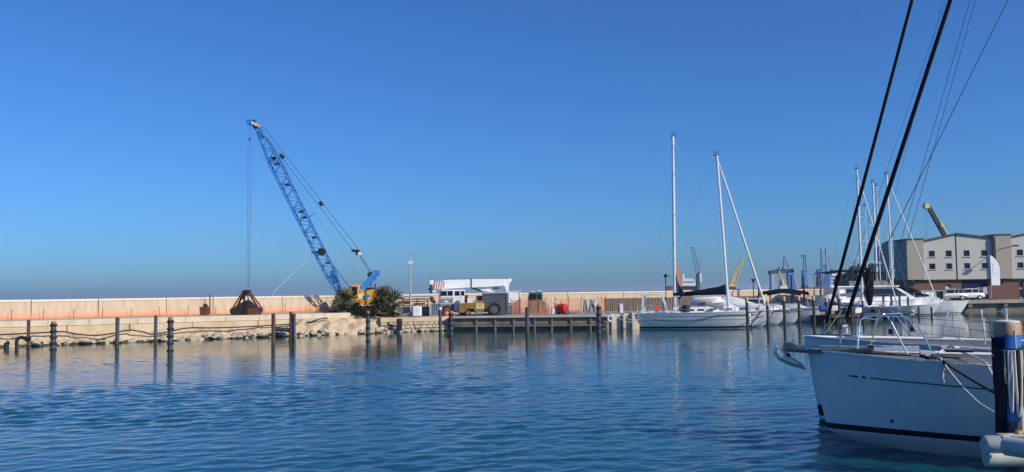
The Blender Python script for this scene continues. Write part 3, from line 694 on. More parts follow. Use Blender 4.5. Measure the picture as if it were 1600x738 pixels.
put(MB().tube([g(381, 464), g(382, 475)], .09, 6), 'closing_link', 'rust_dark', grab, world=True)
put(MB().prism([g(379, 479, -.45), g(381, 472, -.45), g(388, 469, -.45), g(394, 474, -.45), g(396, 480, -.45), g(388, 484, -.45)], V((0, .9, 0))), 'hinge_block', 'rust_dark', grab, world=True)
def shell(pts, yy, mat_, nm='shell'):
    o = put(MB().prism([g(x, y, -yy) for x, y in pts], V((0, 2 * yy, 0))), nm, mat_, grab, world=True); return bevel(o, .03)
shell([(363.5, 485), (366, 481), (371, 480), (377, 473), (381, 477), (383, 484), (380, 492), (366, 492)], .75, 'rust_dark')
shell([(366, 481), (363.5, 484), (363.8, 488), (366, 492), (372, 492), (372, 481)], .78, 'rust_dark', 'cheek_plate')
shell([(384, 484), (387, 479), (391, 474), (396, 477), (399, 481), (403, 480), (407, 481), (407, 487), (404, 491.5), (383, 492)], .72, 'rust_dark')
shell([(391, 482), (406.5, 480.5), (407, 487), (404, 491.6), (391, 491.8)], .78, 'rust', 'cheek_plate')
put(MB().prism([g(395, 491, -.4), g(401, 491, -.4), g(399.2, 500.5, -.4), g(397.5, 498, -.4)], V((0, .5, 0))), 'tooth', 'rust_dark', grab, world=True)
# small rusty bucket by the wall
bp0 = P(320, 493, 76)
bk = thing('rusty_bucket', 'small red rusty bucket on the quay at the net left of the grab', 'bucket', V((bp0.x, 73.3, 1.72)))
def h2(x, y, dy=0): p = P(x, y, 73.3); return V((p.x, 73.3 + dy, p.z))
put(MB().prism([h2(313.5, 480, -.3), h2(325.5, 479, -.3), h2(325, 492.4, -.3), h2(314.5, 492.6, -.3)], V((0, .6, 0))), 'body', 'rust', bk, world=True)
put(MB().prism([h2(318, 481, -.2), h2(319, 475.5, -.2), h2(322, 475, -.2), h2(325, 481, -.2)], V((0, .4, 0))), 'lug', 'rust_dark', bk, world=True)
tag(put(MB().tube([V((on_wall(333).x, on_wall(333).y - .8, 1.7)), V((on_wall(333).x, on_wall(333).y - .8, 3.4))], .05, 6), 'post', 'pile_rust', world=True), 'thin dark post against the sea wall between the bucket and the grab', 'post')

# ================================================================== BUSHES
def fan_palm(name, label, clumps, seed):
    r = random.Random(seed); base = clumps[0][0]
    t = thing(name, label, 'palm bush', (base.x, base.y, 1.2))
    for (c, rx, rz, n) in clumps:
        put(MB().tube([(c.x, c.y, .9), (c.x, c.y, c.z)], [.22, .16], 8), 'trunk', 'trunk', t, world=True)
        ml = MB()
        for i in range(n):
            # direction on sphere, biased up and out
            a = r.uniform(0, 2 * math.pi); e = r.uniform(-0.9, 1.45); rr = r.uniform(.3, .95)
            d = V((math.cos(a) * math.cos(e), math.sin(a) * math.cos(e), math.sin(e)))
            p = c + V((d.x * rx * rr, d.y * rx * rr, d.z * rz * rr))
            if p.z < 1.35: p.z = 1.35 + r.random() * .2
            # a fan leaf: petiole direction d, 9 narrow blades spreading in the leaf plane
            u = d.cross(V((0, 0, 1))); u = (u.normalized() if u.length > .1 else V((1, 0, 0)))
            u = (u + V((r.uniform(-.5, .5), r.uniform(-.5, .5), r.uniform(-.5, .5)))).normalized()
            nn = d.cross(u).normalized(); L = r.uniform(.6, 1.15); droop = r.uniform(0.0, .3)
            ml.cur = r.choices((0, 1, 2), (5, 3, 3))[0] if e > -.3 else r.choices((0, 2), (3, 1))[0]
            NBL = 8
            for k in range(NBL):
                th = (k / (NBL - 1) - .5) * 2.5
                q = (d * math.cos(th) + u * math.sin(th)).normalized(); s = q.cross(nn).normalized() * .055
                m1 = p + q * L * .55; m2 = p + q * L - V((0, 0, droop * L))
                ml.add([p, m1 - s, m2, m1 + s], [(0, 1, 2, 3)])
        # long arching fronds standing out of the crown
        for i in range(int(16 + rx * 22)):
            a = r.uniform(0, 2 * math.pi); e = r.uniform(-0.1, 1.35); d = V((math.cos(a) * math.cos(e), math.sin(a) * math.cos(e), math.sin(e)))
            u = d.cross(V((0, 0, 1))); u = u.normalized() if u.length > .05 else V((1, 0, 0))
            LL = (rx + .45) * r.uniform(.85, 1.2); dr = r.uniform(.25, .6); ml.cur = r.choice((0, 0, 1, 1, 2)); pv = None
            for k in range(15):
                q = k / 14; p = c + d * LL * q - V((0, 0, dr * q * q))
                if pv is not None:
                    f = (p - pv).normalized(); ll = .34 * math.sin(math.pi * min(1, q * .9 + .08)) + .05
                    for sg in (-1, 1):
                        tp = p + (u * sg * .8 + f * .75) * ll - V((0, 0, .06)); ml.add([pv, p, tp], [(0, 1, 2)])
                pv = p
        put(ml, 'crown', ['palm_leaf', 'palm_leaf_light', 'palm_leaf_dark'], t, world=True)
    return t
fan_palm('fan_palm', 'shaggy green fan palm bush half hiding the crane cab, left one', [
    (P(541, 470, 77.6), .6, .8, 26), (P(533, 484, 77.4), .6, .55, 20), (P(547, 487, 77.2), .7, .6, 24)], 3)
fan_palm('fan_palm', 'taller spiky fan palm bush with drooping dry fronds, right of the yellow crane body', [
    (P(597, 466, 78.4), .62, .6, 30), (P(591, 480, 78.2), .62, .6, 22), (P(613, 474, 78.4), .45, .6, 22), (P(605, 487, 78.2), .6, .5, 22)], 5)
def shrub(label, blobs, seed, n=900, mats=('shrub_leaf', 'palm_leaf_dark')):
    r = random.Random(seed); b = blobs[0][0]; t = thing('shrub', label, 'shrub', (b.x, b.y, 1.0))
    put(MB().tube([(b.x, b.y, .7), (b.x + .1, b.y, b.z)], [.1, .05], 6), 'stem', 'trunk', t, world=True)
    ml = MB()
    for (c, rx, ry, rz) in blobs:
        for i in range(n):
            a = r.uniform(0, 6.283); e = math.asin(r.uniform(-1, 1)); rr = r.uniform(.5, 1) * (1 + .25 * MN.noise(V((a * 2, e * 3, seed))))
            p = c + V((math.cos(a) * math.cos(e) * rx * rr, math.sin(a) * math.cos(e) * ry * rr, math.sin(e) * rz * rr))
            u = V((r.gauss(0, 1), r.gauss(0, 1), r.gauss(0, 1))).normalized() * r.uniform(.06, .13); v = u.cross(V((r.random(), r.random(), r.random()))).normalized() * .04
            ml.cur = r.choice((0, 0, 1)); ml.add([p - u, p - v, p + u, p + v], [(0, 1, 2, 3)])
    put(ml, 'foliage', list(mats), t, world=True)
shrub('low dark green shrub spreading over the stones in front of the left palm', [(P(563, 493, 76.6), 1.3, .8, .65), (P(548, 499, 76.0), .8, .6, .45), (P(575, 487, 76.8), .9, .7, .65), (P(556, 484, 77.0), .6, .5, .6)], 11)
shrub('dark low creeping shrub at the left edge of the bushes', [(P(519, 492, 77.5), 1.0, .5, .35), (P(505, 494, 77.5), .5, .4, .2)], 12, 600)

# ================================================================== LAMP POST, PIPES, TANK, GATE
lp = P(641.5, 497, 79.5); lp.z = Z2
t = thing('lamp_post', 'tall slim white street lamp standing beside the white tank', 'lamp post', lp)
put(MB().tube([lp, P(641.2, 397, 79.5)], [.075, .05], 10), 'pole', 'galv', t, world=True, smooth=True)
put(MB().beam(P(641, 397.5, 79.5), P(649, 396.5, 79.5), .22, .07), 'lamp_head', 'galv', t, world=True)
put(MB().box(P(639.5, 410.5, 79.5), (.16, .2, .28)).box(P(643, 410.5, 79.5), (.16, .2, .28)), 'spotlight', 'white_paint', t, world=True)
put(MB().box(V((lp.x, lp.y, Z2 + .1)), (.3, .3, .2)), 'foot', 'galv', t, world=True)
# pipe rack
rk = thing('pipe_rack', 'rack of long grey and rust-red steel pipes behind the lamp post', 'pipe rack', PX(650, 84, Z2))
for i, (x0, x1, y, r_, m_) in enumerate([(624, 676, 464, .05, 'galv'), (628, 676, 468, .05, 'pile_rust'), (622, 642, 473, .16, 'rust'), (644, 664, 467.5, .04, 'machine_dark'), (646, 664, 475, .07, 'rust'), (626, 672, 471.5, .05, 'galv'), (625, 670, 477.5, .05, 'rust')]):
    put(MB().tube([P(x0, y, 84 + .1 * i), P(x1, y - .6, 84 + .1 * i)], r_, 8), 'pipe', m_, rk, world=True)
for x in (630, 652, 668): put(MB().beam(PX(x, 83.8, Z2), PX(x, 83.8, 2.75), .1, .1), 'upright', 'pile_rust', rk, world=True)
# dark low panel behind
tag(put(MB().box(PX(646, 82.5, Z2 + .42), (2.9, .08, .84)), 'steel_barrier', 'grey_sheet', world=True), 'low dark grey sheet barrier behind the white tank', 'barrier')
tk = PX(651.5, 78.9, Z2)
t = thing('water_tank', 'small white rounded tank beside the foot of the lamp post', 'tank', tk)
bevel(put(MB().box((0, 0, .46), (.78, .6, .86)), 'body', 'white_paint', t), .1, 4)
put(MB().lathe([(.12, .88), (.12, .95), (.05, .97)], 12), 'lid', 'white_paint', t)
put(MB().box((-.25, 0, .03), (.1, .55, .06)).box((.25, 0, .03), (.1, .55, .06)), 'skid', 'pile_wood', t)
gt_ = PX(681, 78.8, Z2)
t = thing('metal_gate', 'narrow grey metal gate with white frame left of the truck crane', 'gate', gt_)
for x in (-.52, .45): put(MB().box((x, 0, .62), (.08, .08, 1.24)), 'post', 'galv', t)
for z in (.08, 1.12): put(MB().box((0, 0, z), (.9, .05, .06)), 'rail', 'galv', t)
for k in range(5): put(MB().tube([(-.38 + .17 * k, 0, .1), (-.38 + .17 * k, 0, 1.1)], .016, 5), 'bar', 'galv', t)
put(MB().box((0, .07, .6), (.9, .02, .95)), 'infill_sheet', 'grey_sheet', t)
p = P(697, 493, 78.4)
t = thing('buoy', 'orange-red buoy lying on the quay edge by the white-topped pile', 'buoy', V((p.x, 78.6, Z2)))
put(MB().lathe([(.02, 0), (.2, .03), (.3, .16), (.3, .28), (.2, .42), (.04, .46)], 14), 'float', 'orange_buoy', t, smooth=True)
put(MB().tube([(.15, 0, .2), (.5, -.05, .1), (.7, 0, .06)], .09, 8), 'tail', 'orange_buoy', t, smooth=True)
put(MB().tube([(0, 0, .44), (0, 0, .54)], .04, 6), 'eye', 'rope_dark', t)

# ================================================================== TRUCK CRANE (local frame: x right in picture)
TD = 81.5; U = TD / FPX
tc0 = PX(735, TD, Z2); TR = rad(8)
truck = thing('truck_crane', 'white truck crane with long folded boom parked on the quay', 'truck crane', tc0, TR)
def tx(px): return (px - 735) * U
def tz(py): return (492.2 - py) * U
def tb(x0, x1, y0, y1, d0, d1, name, m_, parent=truck, bv=.02):
    o = put(MB().box(((tx(x0) + tx(x1)) / 2, (d0 + d1) / 2, (tz(y0) + tz(y1)) / 2), (abs(tx(x1) - tx(x0)), abs(d1 - d0), abs(tz(y0) - tz(y1)))), name, m_, parent)
    return bevel(o, bv) if bv else o
tb(688, 790, 482, 487, -.45, .45, 'chassis', 'machine_dark')
# cab: extruded side profile (front at left)
pf = [(686, 486), (686, 472), (687, 463), (689, 452.5), (725, 452.2), (725.5, 486)]
cabt = put(MB().prism([V((tx(x), -1.2, tz(y))) for x, y in pf], V((0, 2.4, 0))), 'cab', 'white_paint', truck); bevel(cabt, .05)
for (x0, x1) in ((709, 716.5), (718.5, 724)): tb(x0, x1, 454.5, 461.5, -1.215, -1.17, 'side_window', 'dark_glass', cabt, .01)
put(MB().prism([V((tx(x), -1.212, tz(y))) for x, y in ((687.4, 461.5), (689.2, 454), (706, 454), (706, 461.5))], V((0, .03, 0))), 'side_window', 'dark_glass', cabt)
put(MB().prism([V((tx(686.6), -1.05, tz(462))), V((tx(688.6), -1.05, tz(453.8))), V((tx(688.6), 1.05, tz(453.8))), V((tx(686.6), 1.05, tz(462)))], V((-.03, 0, 0))), 'windscreen', 'dark_glass', cabt)
tb(697, 697.8, 453.5, 462, -1.22, -1.19, 'window_post', 'white_paint', cabt, 0)
tb(686.5, 706, 463.5, 473, -1.225, -1.17, 'dark_panel', 'grey_sheet', cabt)
tb(687, 704, 464.5, 465.6, -1.235, -1.2, 'trim', 'white_paint', cabt, 0)
tb(693, 699, 469, 471.5, -1.24, -1.2, 'mirror_bracket', 'white_paint', cabt, 0)
tb(717.2, 717.6, 452.6, 474, -1.206, -1.19, 'door_seam', 'container_grey', cabt, 0)
tb(712, 714.5, 468, 468.8, -1.215, -1.19, 'door_handle', 'container_grey', cabt, 0)
tb(684.3, 686.2, 474, 486, -1.15, 1.15, 'bumper', 'container_grey')
tb(686, 708, 474, 484.5, -1.205, -.8, 'engine_side', 'container_grey')
tb(708.5, 712, 474, 485, -1.22, -.9, 'step', 'white_paint')
tb(712, 717, 475, 480, -1.25, -.95, 'fuel_tank', 'white_paint')
for x in (697, 724, 766, 781):
    for sy in (-1.05, 1.05):
        wl = put(MB().wheel((tx(x), sy, .48), .48, .32, (0, 1, 0), 20), 'wheel', 'rubber', truck, smooth=True)
        put(MB().wheel((tx(x), sy + (-.15 if sy < 0 else .15), .48), .24, .06, (0, 1, 0), 14), 'rim', 'container_grey', wl)
tb(728, 786, 474, 482, -1.1, 1.1, 'carrier_deck', 'white_paint')
tb(745, 775, 462, 474, -.9, .9, 'slew_base', 'container_grey')
tb(776, 797, 457, 474, -1.1, 1.1, 'counterweight', 'white_paint')
# boom sections: nested boxes, slightly nose-down to left
def boomsec(x0, x1, yt0, yb0, yt1, yb1, hw, name, m_):
    o = put(MB().prism([V((tx(x0), -hw, tz(yb0))), V((tx(x0), -hw, tz(yt0))), V((tx(x1), -hw, tz(yt1))), V((tx(x1), -hw, tz(yb1)))], V((0, 2 * hw, 0))), name, m_, truck); return bevel(o, .03)
B1 = boomsec(692, 736, 436.8, 451, 436.4, 449, .30, 'boom_section', 'white_paint')
B2 = boomsec(736.5, 789, 436.0, 449.5, 436.2, 447, .36, 'boom_section', 'white_paint')
put(MB().prism([V((tx(x), -.3, tz(y))) for x, y in ((786, 447), (786, 436), (794, 437), (796, 435), (799.5, 436.5), (799.5, 440), (796, 443), (794, 456), (791, 456), (789, 449))], V((0, .6, 0))), 'boom_heel', 'white_paint', truck)
tb(692, 790, 435.2, 436.0, -.3, .3, 'boom_top_rail', 'container_grey', truck, 0)
tb(735.8, 737, 435.5, 449.6, -.37, .37, 'boom_collar', 'container_grey', truck, 0)
# striped nose
for k in range(10):
    x = 679 + k * 1.75
    put(MB().prism([V((tx(a), -.31, tz(b))) for a, b in ((x - 2.2, 451.5 + .1 * k), (x + .2, 438.5), (x + 1.9, 438.5), (x - .5, 451.5 + .1 * k))], V((0, .62, 0))), 'nose_stripe', 'white_paint' if k % 2 else 'stripe_red', truck)
tb(671.5, 678, 437, 444, -.3, .3, 'nose_sheave_plate', 'white_paint')
tb(672, 675, 436, 457, -.22, .22, 'hook_block', 'machine_dark')
put(MB().prism([V((tx(a), -.1, tz(b))) for a, b in ((668.5, 452), (673, 447), (673, 452.5))], V((0, .2, 0))), 'hook', 'machine_dark', truck)
tb(676, 681, 444, 456.5, -.25, .25, 'jib_fly_plate', 'white_paint')
put(MB().beam((tx(773), 0, tz(455)), (tx(738), 0, tz(449)), .2, .28), 'lift_cylinder', 'white_paint', truck)
put(MB().beam((tx(752), -.2, tz(455)), (tx(736), -.2, tz(449.5)), .12, .16), 'lift_rod', 'machine_dark', truck)
tb(771, 780, 449, 452, -.3, .3, 'winch', 'machine_dark')
tb(714.8, 715.4, 434.5, 437, -.1, .1, 'boom_lug', 'white_paint', truck, 0)

# hanging things left of the cab
t = put(MB().tube([P(674, 464, 80.4), P(676, 470, 80.4), P(680, 474, 80.4)], [.16, .2, .1], 8), 'oil_drum', 'rust', world=True); tag(t, 'dark rusty curved pipe piece left of the truck bonnet', 'pipe')
# yellow compressor trailer
cp = PX(736, 79.2, Z2); UC = 79.2 / FPX
comp = thing('compressor_trailer', 'olive yellow compressor trailer in front of the truck cab', 'compressor', cp, rad(3))
def cx_(px): return (px - 736) * UC
def cz_(py): return (493.3 - py) * UC
o = put(MB().prism([V((cx_(x), -.6, cz_(y))) for x, y in ((717, 488), (717, 473.5), (741, 473), (755.5, 474), (757, 477), (756.5, 483), (754, 487), (742, 487), (739, 482), (730, 482), (727, 488))], V((0, 1.2, 0))), 'body', 'olive_yellow', comp); bevel(o, .03)
vp = put(MB().box(((cx_(749.3)), -.615, cz_(478.2)), (12.4 * UC, .04, 8.5 * UC)), 'vent_panel', 'vent_yellow', comp)
for k in range(4): put(MB().box((cx_(749.3), -.64, cz_(475.6 + 1.8 * k)), (10.4 * UC, .02, .5 * UC)), 'slot', 'olive_yellow', vp)
for sy in (-.55, .55):
    wl = put(MB().wheel((cx_(731), sy, .28), .28, .2, (0, 1, 0), 18), 'wheel', 'rubber', comp, smooth=True)
    put(MB().wheel((cx_(731), sy * 1.19, .28), .15, .03, (0, 1, 0), 12), 'rim', 'stripe_red', wl)
put(MB().tube([(cx_(742), -.5, cz_(489)), (cx_(751), -.5, cz_(488)), (cx_(756), -.5, cz_(484))], .05, 6), 'exhaust_pipe', 'galv', comp)
put(MB().beam((cx_(740), 0, .3), (cx_(762), 0, .25), .08, .1), 'drawbar', 'galv', comp)
put(MB().box((cx_(734), .1, cz_(469.5)), (8 * UC, .5, 7 * UC)), 'white_box', 'white_paint', comp)
put(MB().box((cx_(728.5), .3, cz_(467)), (5.5 * UC, .4, 12 * UC)), 'rusty_can', 'rust', comp)
put(MB().box((cx_(747), .1, cz_(471.5)), (14 * UC, .7, 3.5 * UC)), 'red_crate', 'rust_orange', comp)
# grey container
gc = PX(773, 79.8, Z2); gr_ = rad(-7)
t = thing('steel_container', 'dark grey steel container with a big tyre leaning on it', 'container', gc, gr_)
o = put(MB().box((0, .9, 1.02), (2.2, 1.8, 1.84)), 'box', 'container_grey', t); bevel(o, .03)
put(MB().prism([V((-1.13, -.04, 1.95)), V((1.13, -.04, 1.95)), V((1.08, 1.85, 2.03)), V((-1.08, 1.85, 2.03))], V((0, 0, .06))), 'lid', 'galv', t)
for x in (-1.08, 1.08): put(MB().box((x, -.02, 1.0), (.08, .06, 1.9)), 'corner_post', 'container_grey', t)
put(MB().box((0, -.02, .12), (2.1, .05, .1)).box((0, -.02, 1.88), (2.1, .05, .08)), 'edge_rail', 'container_grey', t)
ty = PX(773, 79.3, Z2)
t = thing('tyre', 'large black tyre leaning against the grey container', 'tyre', V((ty.x, 79.35, Z2)))
tb_ = MB(); n = 28; secs = []
for k in range(n):
    a = 2 * math.pi * k / n; c = V((math.cos(a), 0, math.sin(a)))
    secs.append([V((0, 0, .58)) + c * (.47 + .115 * math.cos(q)) + V((0, .14 * math.sin(q), 0)) for q in [2 * math.pi * j / 8 for j in range(8)]])
secs.append(secs[0]); tb_.loft(secs, closed=True, cap=False); put(tb_, 'tread', 'rubber', t, smooth=True)
rm = put(MB().wheel((0, .03, .58), .36, .12, (0, 1, 0), 20), 'rim', 'container_grey', t)
for k in range(6):
    a = k * math.pi / 3; put(MB().wheel((.2 * math.cos(a), -.04, .58 + .2 * math.sin(a)), .035, .03, (0, 1, 0), 6), 'hub_bolt', 'machine_dark', rm)
# white cabinet to its right
wc = PX(803.5, 83.5, Z2)
t = thing('white_cabinet', 'white site cabin box right of the grey container, behind the net', 'cabin', wc)
bevel(put(MB().box((0, .7, 1.05), (1.15, 1.4, 2.1)), 'box', 'white_paint', t), .03)
put(MB().box((0, .68, 2.13), (1.24, 1.5, .06)), 'roof', 'white_paint', t); put(MB().box((-.1, -.012, .95), (.7, .03, 1.7)), 'door', 'white_paint', t)
put(MB().box((.5, -.02, 1.05), (.04, .05, 2.0)), 'corner_trim', 'galv', t)
put(MB().lathe([(.02, .9), (.22, 1.0), (.26, 1.25), (.2, 1.5), (.02, 1.58)], 12, c=(-.52, -.3, 0)), 'hanging_tyre', 'rubber', t, smooth=True)

# orange nets on the jetty
net_fence([PX(x, 79.6 - .01 * (x - 812), 0) for x in (798, 812, 826, 840, 852)], Z2, 1.42, 'orange safety net before the green cabin', 1.6, sag=.1)
net_fence([PX(x, 81.8, 0) for x in (852, 868, 888, 908)], Z2, 1.42, 'orange safety net behind the red cylinder tank', 1.5, sag=.06)
pw = PX(908, 79.5, 0)
net_fence([PX(x, 79.2, 0) for x in (934, 940, 946)], Z2, 1.5, 'short upright piece of orange net right of the grey sheet board', 1.65, sag=.02)
# green cabin machine
gm = PX(837, 82.3, Z2)
t = thing('green_excavator_cab', 'dark green machine cab showing above the orange net', 'machine', gm)
o = put(MB().prism([V((-.72, -.5, .1)), V((.62, -.5, .1)), V((.62, -.5, 1.9)), V((.5, -.5, 2.02)), V((-.6, -.5, 2.02)), V((-.72, -.5, 1.5))], V((0, 1.2, 0))), 'body', 'green_paint', t); bevel(o, .04)
put(MB().box((-.3, -.515, 1.55), (.66, .03, .62)), 'window', 'dark_glass', t)
put(MB().box((.3, -.515, 1.55), (.34, .03, .5)), 'window', 'dark_glass', t)
put(MB().box((.0, 0.1, 2.06), (1.0, .9, .06)), 'roof', 'white_paint', t); put(MB().box((.35, -.3, 2.12), (.36, .3, .1)), 'beacon_box', 'white_paint', t)
put(MB().prism([V((.62, -.4, .1)), V((1.5, -.4, .1)), V((1.5, -.4, .5)), V((.62, -.4, 1.2))], V((0, .9, 0))), 'bonnet', 'rust_orange', t)
# white steps
ws = PX(860, 80.2, Z2)
t = thing('steel_steps', 'white steel steps with handrails left of the red tank', 'steps', ws)
for (x0, y0) in ((-.5, -.3), (.12, -.3)):
    for dx in (0, .4):
        put(MB().tube([(x0 + dx, y0, .05), (x0 + dx, y0, 1.35 - .25 * (dx > 0))], .03, 6), 'handrail_post', 'white_paint', t)
    put(MB().tube([(x0, y0, 1.35), (x0 + .4, y0, 1.1)], .03, 6), 'handrail', 'white_paint', t)
    put(MB().tube([(x0, y0, .85), (x0 + .4, y0, .6)], .025, 6), 'midrail', 'white_paint', t)
for k in range(4): put(MB().box((-.5 + .28 * k, .1, .62 - .17 * k), (.3, .7, .04)), 'tread', 'galv', t)
put(MB().beam((-.6, -.28, .7), (.55, -.28, .0), .05, .12), 'stringer', 'galv', t)
put(MB().box((.25, -.32, .3), (.22, .1, .5)), 'white_plate', 'white_paint', t)
# red tank
rt = PX(878, 79.9, Z2)
t = thing('red_tank', 'red cylindrical tank lying on the jetty', 'tank', rt, rad(-38))
ml = MB(); prof = [(-.75, .02), (-.73, .28), (-.66, .41), (.36, .41), (.42, .39), (.47, .28), (.49, .02)]
ml.tube([(x, 0, .52) for x, _ in prof], [r for _, r in prof], 20); put(ml, 'shell', 'red_paint', t, smooth=True)
put(MB().wheel((.49, 0, .52), .16, .06, (1, 0, 0), 14), 'end_flange', 'red_paint', t)
for x in (-.45, .25): put(MB().box((x, 0, .06), (.12, .7, .14)), 'cradle', 'machine_dark', t)
put(MB().tube([(-.1, 0, .95), (-.1, 0, 1.05)], .07, 10), 'nozzle', 'red_paint', t)
tag(put(MB().tube([PX(872, 79, Z2 + .05), PX(876, 78.8, Z2 + .14), PX(880, 79, Z2 + .05), PX(885, 78.9, Z2 + .12), PX(888, 79, Z2 + .05)], .04, 6), 'hose', 'rubber', world=True, smooth=True), 'short black hose lying before the red tank', 'hose')
# grey sheet board
gs = PX(921, 80.3, Z2)
t = thing('sheet_board', 'crumpled dark grey tarpaulin boards leaning on a frame', 'tarpaulin', gs)
for k, (x0, x1, x2, x3) in enumerate(((-.66, -.2, -.3, -.5), (-.14, .48, .38, -.02))):
    vs = []; N = 6
    for i in range(N + 1):
        for j in range(N + 1):
            u, v_ = i / N, j / N; xa = x3 + (x2 - x3) * u if False else (x0 * (1 - u) + x1 * u) * (1 - v_) + ((x0 + .12) * (1 - u) + (x1 + .0) * u) * v_
            vs.append(V((xa, .1 + .5 * v_ + .05 * math.sin(u * 9 + v_ * 5 + k) - k * .1, .1 + 1.15 * v_ + .03 * math.sin(u * 7))))
    ml = MB(); ml.add(vs, [(i * (N + 1) + j, (i + 1) * (N + 1) + j, (i + 1) * (N + 1) + j + 1, i * (N + 1) + j + 1) for i in range(N) for j in range(N)])
    put(ml, 'sheet', 'grey_sheet', t)
put(MB().tube([(-.7, 0, 0), (-.62, .6, 1.3), (.6, .6, 1.3), (.68, 0, 0)], .03, 6), 'frame', 'galv', t)
put(MB().box((.62, .1, .6), (.1, .05, 1.0), tilt=Matrix.Rotation(rad(-8), 3, 'Y')), 'white_strip', 'white_paint', t)
# brown sheet pile fence behind
F0, F1 = PX(943, 89.5, Z2), PX(1190, 97, Z2)
t = thing('panel_fence', 'brown grey panel fence with dark posts below the sea wall right of the nets', 'fence', F0)
fd = (F1 - F0); FL = fd.length; fd.normalize(); N = 22
for i in range(N):
    a = F0 + fd * FL * i / N; b = F0 + fd * FL * (i + 1) / N; hgt = 1.0 + .0
    m = MB(); k = 6; fn = V((fd.y, -fd.x, 0)); vs = []
    for q in range(k + 1):
        p = a.lerp(b, (q + .2) / (k + .4)) + fn * (.012 if q % 2 else -.008); vs += [p, p + V((0, 0, 1.28))]
    m.add(vs, [(2 * q, 2 * q + 2, 2 * q + 3, 2 * q + 1) for q in range(k)]); put(m, 'panel', 'sheet_pile', t, world=True)
    put(MB().box(a + fn * .1 + V((0, 0, .66)), (.07, .07, 1.34)), 'post', 'machine_dark', t, world=True)
# white machine box on the quay edge
wb = PX(970, 82.5, Z2)
t = thing('service_pedestal', 'white service box with grey side standing before the brown fence', 'service box', wb)
bevel(put(MB().box((0, 0, .4), (.3, .3, .8)), 'box', 'white_paint', t), .02); put(MB().box((-.22, .05, .35), (.12, .3, .7)), 'side_panel', 'container_grey', t); put(MB().box((0, 0, .82), (.36, .36, .05)), 'lid', 'white_paint', t)
# concrete blocks
for i, (x0, x1, yt, lab) in enumerate([(951, 967, 491, 'pale chipped concrete block holding the white life ring'), (969.5, 982, 490, 'middle pale concrete block of the three at the stern of the grey yacht'), (983, 995, 489, 'right pale concrete block of the three, next to the yacht stern')]):
    D = 77.4 - .3 * i; a, b = PX(x0, D, 0), PX(x1, D, 0); top = P(x0, yt, D).z
    bm = bmesh.new(); bmesh.ops.create_cube(bm, size=1); bmesh.ops.subdivide_edges(bm, edges=bm.edges, cuts=5, use_grid_fill=True)
    for v in bm.verts:
        v.co = V((v.co.x * (b.x - a.x) + .05 * MN.noise(v.co * 5 + V((i, 0, 0))), v.co.y * 2.0, (v.co.z + .5) * (top + .8) - .8 + .06 * MN.noise(v.co * 4 + V((0, i, 0)))))
    me = bpy.data.meshes.new('concrete_block'); bm.to_mesh(me); bm.free(); me.materials.append(MATS['quay_top'])
    o = obj('concrete_block', me); o.location = ((a.x + b.x) / 2, D + .6, 0); o.rotation_euler.z = rad(7); bevel(o, .05)
    tag(o, lab, 'concrete block'); 
lr = MB(); secs = []
for k in range(21):
    a = 2 * math.pi * k / 20; c = V((math.cos(a), 0, math.sin(a))); secs.append([c * (.24 + .075 * math.cos(q)) + V((0, .07 * math.sin(q), 0)) for q in [2 * math.pi * j / 8 for j in range(8)]])
lr.loft(secs, closed=True, cap=False); o = put(lr, 'life_ring', 'white_paint', smooth=True); o.location = P(954.5, 498, 76.1); tag(o, 'white life ring hanging on the left concrete block', 'life ring')
for pts_, lab in (([(960, 492), (966, 496), (976, 503), (990, 504), (1000, 499)], 'white mooring line from the concrete blocks to the yacht stern'), ([(964, 489), (972, 494), (984, 500), (998, 500)], 'second thinner mooring line above the first, to the yacht stern')):
    tag(put(MB().tube([P(x, y, 76.0) for x, y in pts_], .025, 5), 'mooring_line', 'rope_white', world=True, smooth=True), lab, 'rope')

# quay lanterns
for px, yt, D, lab in ((1040, 429, 92, 'dark short lantern post left of the tallest mast'), (1177, 436, 94, 'dark short lantern post right of the furled forestay')):
    b = PX(px, D, Z2); top = P(px, yt + 6, D)
    t = thing('lantern_post', lab, 'lantern post', b, 0, 'lantern posts on the quay')
    put(MB().tube([b, top], .05, 8), 'pole', 'machine_dark', t, world=True)
    put(MB().lathe([(.06, 0), (.2, .3), (.28, .34), (.05, .42)], 10, c=top), 'lantern', 'machine_dark', t, world=True)
    put(MB().beam(top + V((.2, 0, .2)), top + V((.5, 0, .22)), .06, .06), 'arm', 'machine_dark', t, world=True)
for px, yt, D, lab in ((1185, 447, 95, 'short dark bollard post left one of two on the wall walk'), (1203, 449, 96, 'short dark bollard post right one of two on the wall walk')):
    tag(put(MB().tube([PX(px, D, Z2), P(px, yt, D)], .07, 8), 'post', 'machine_dark', world=True), lab, 'post')

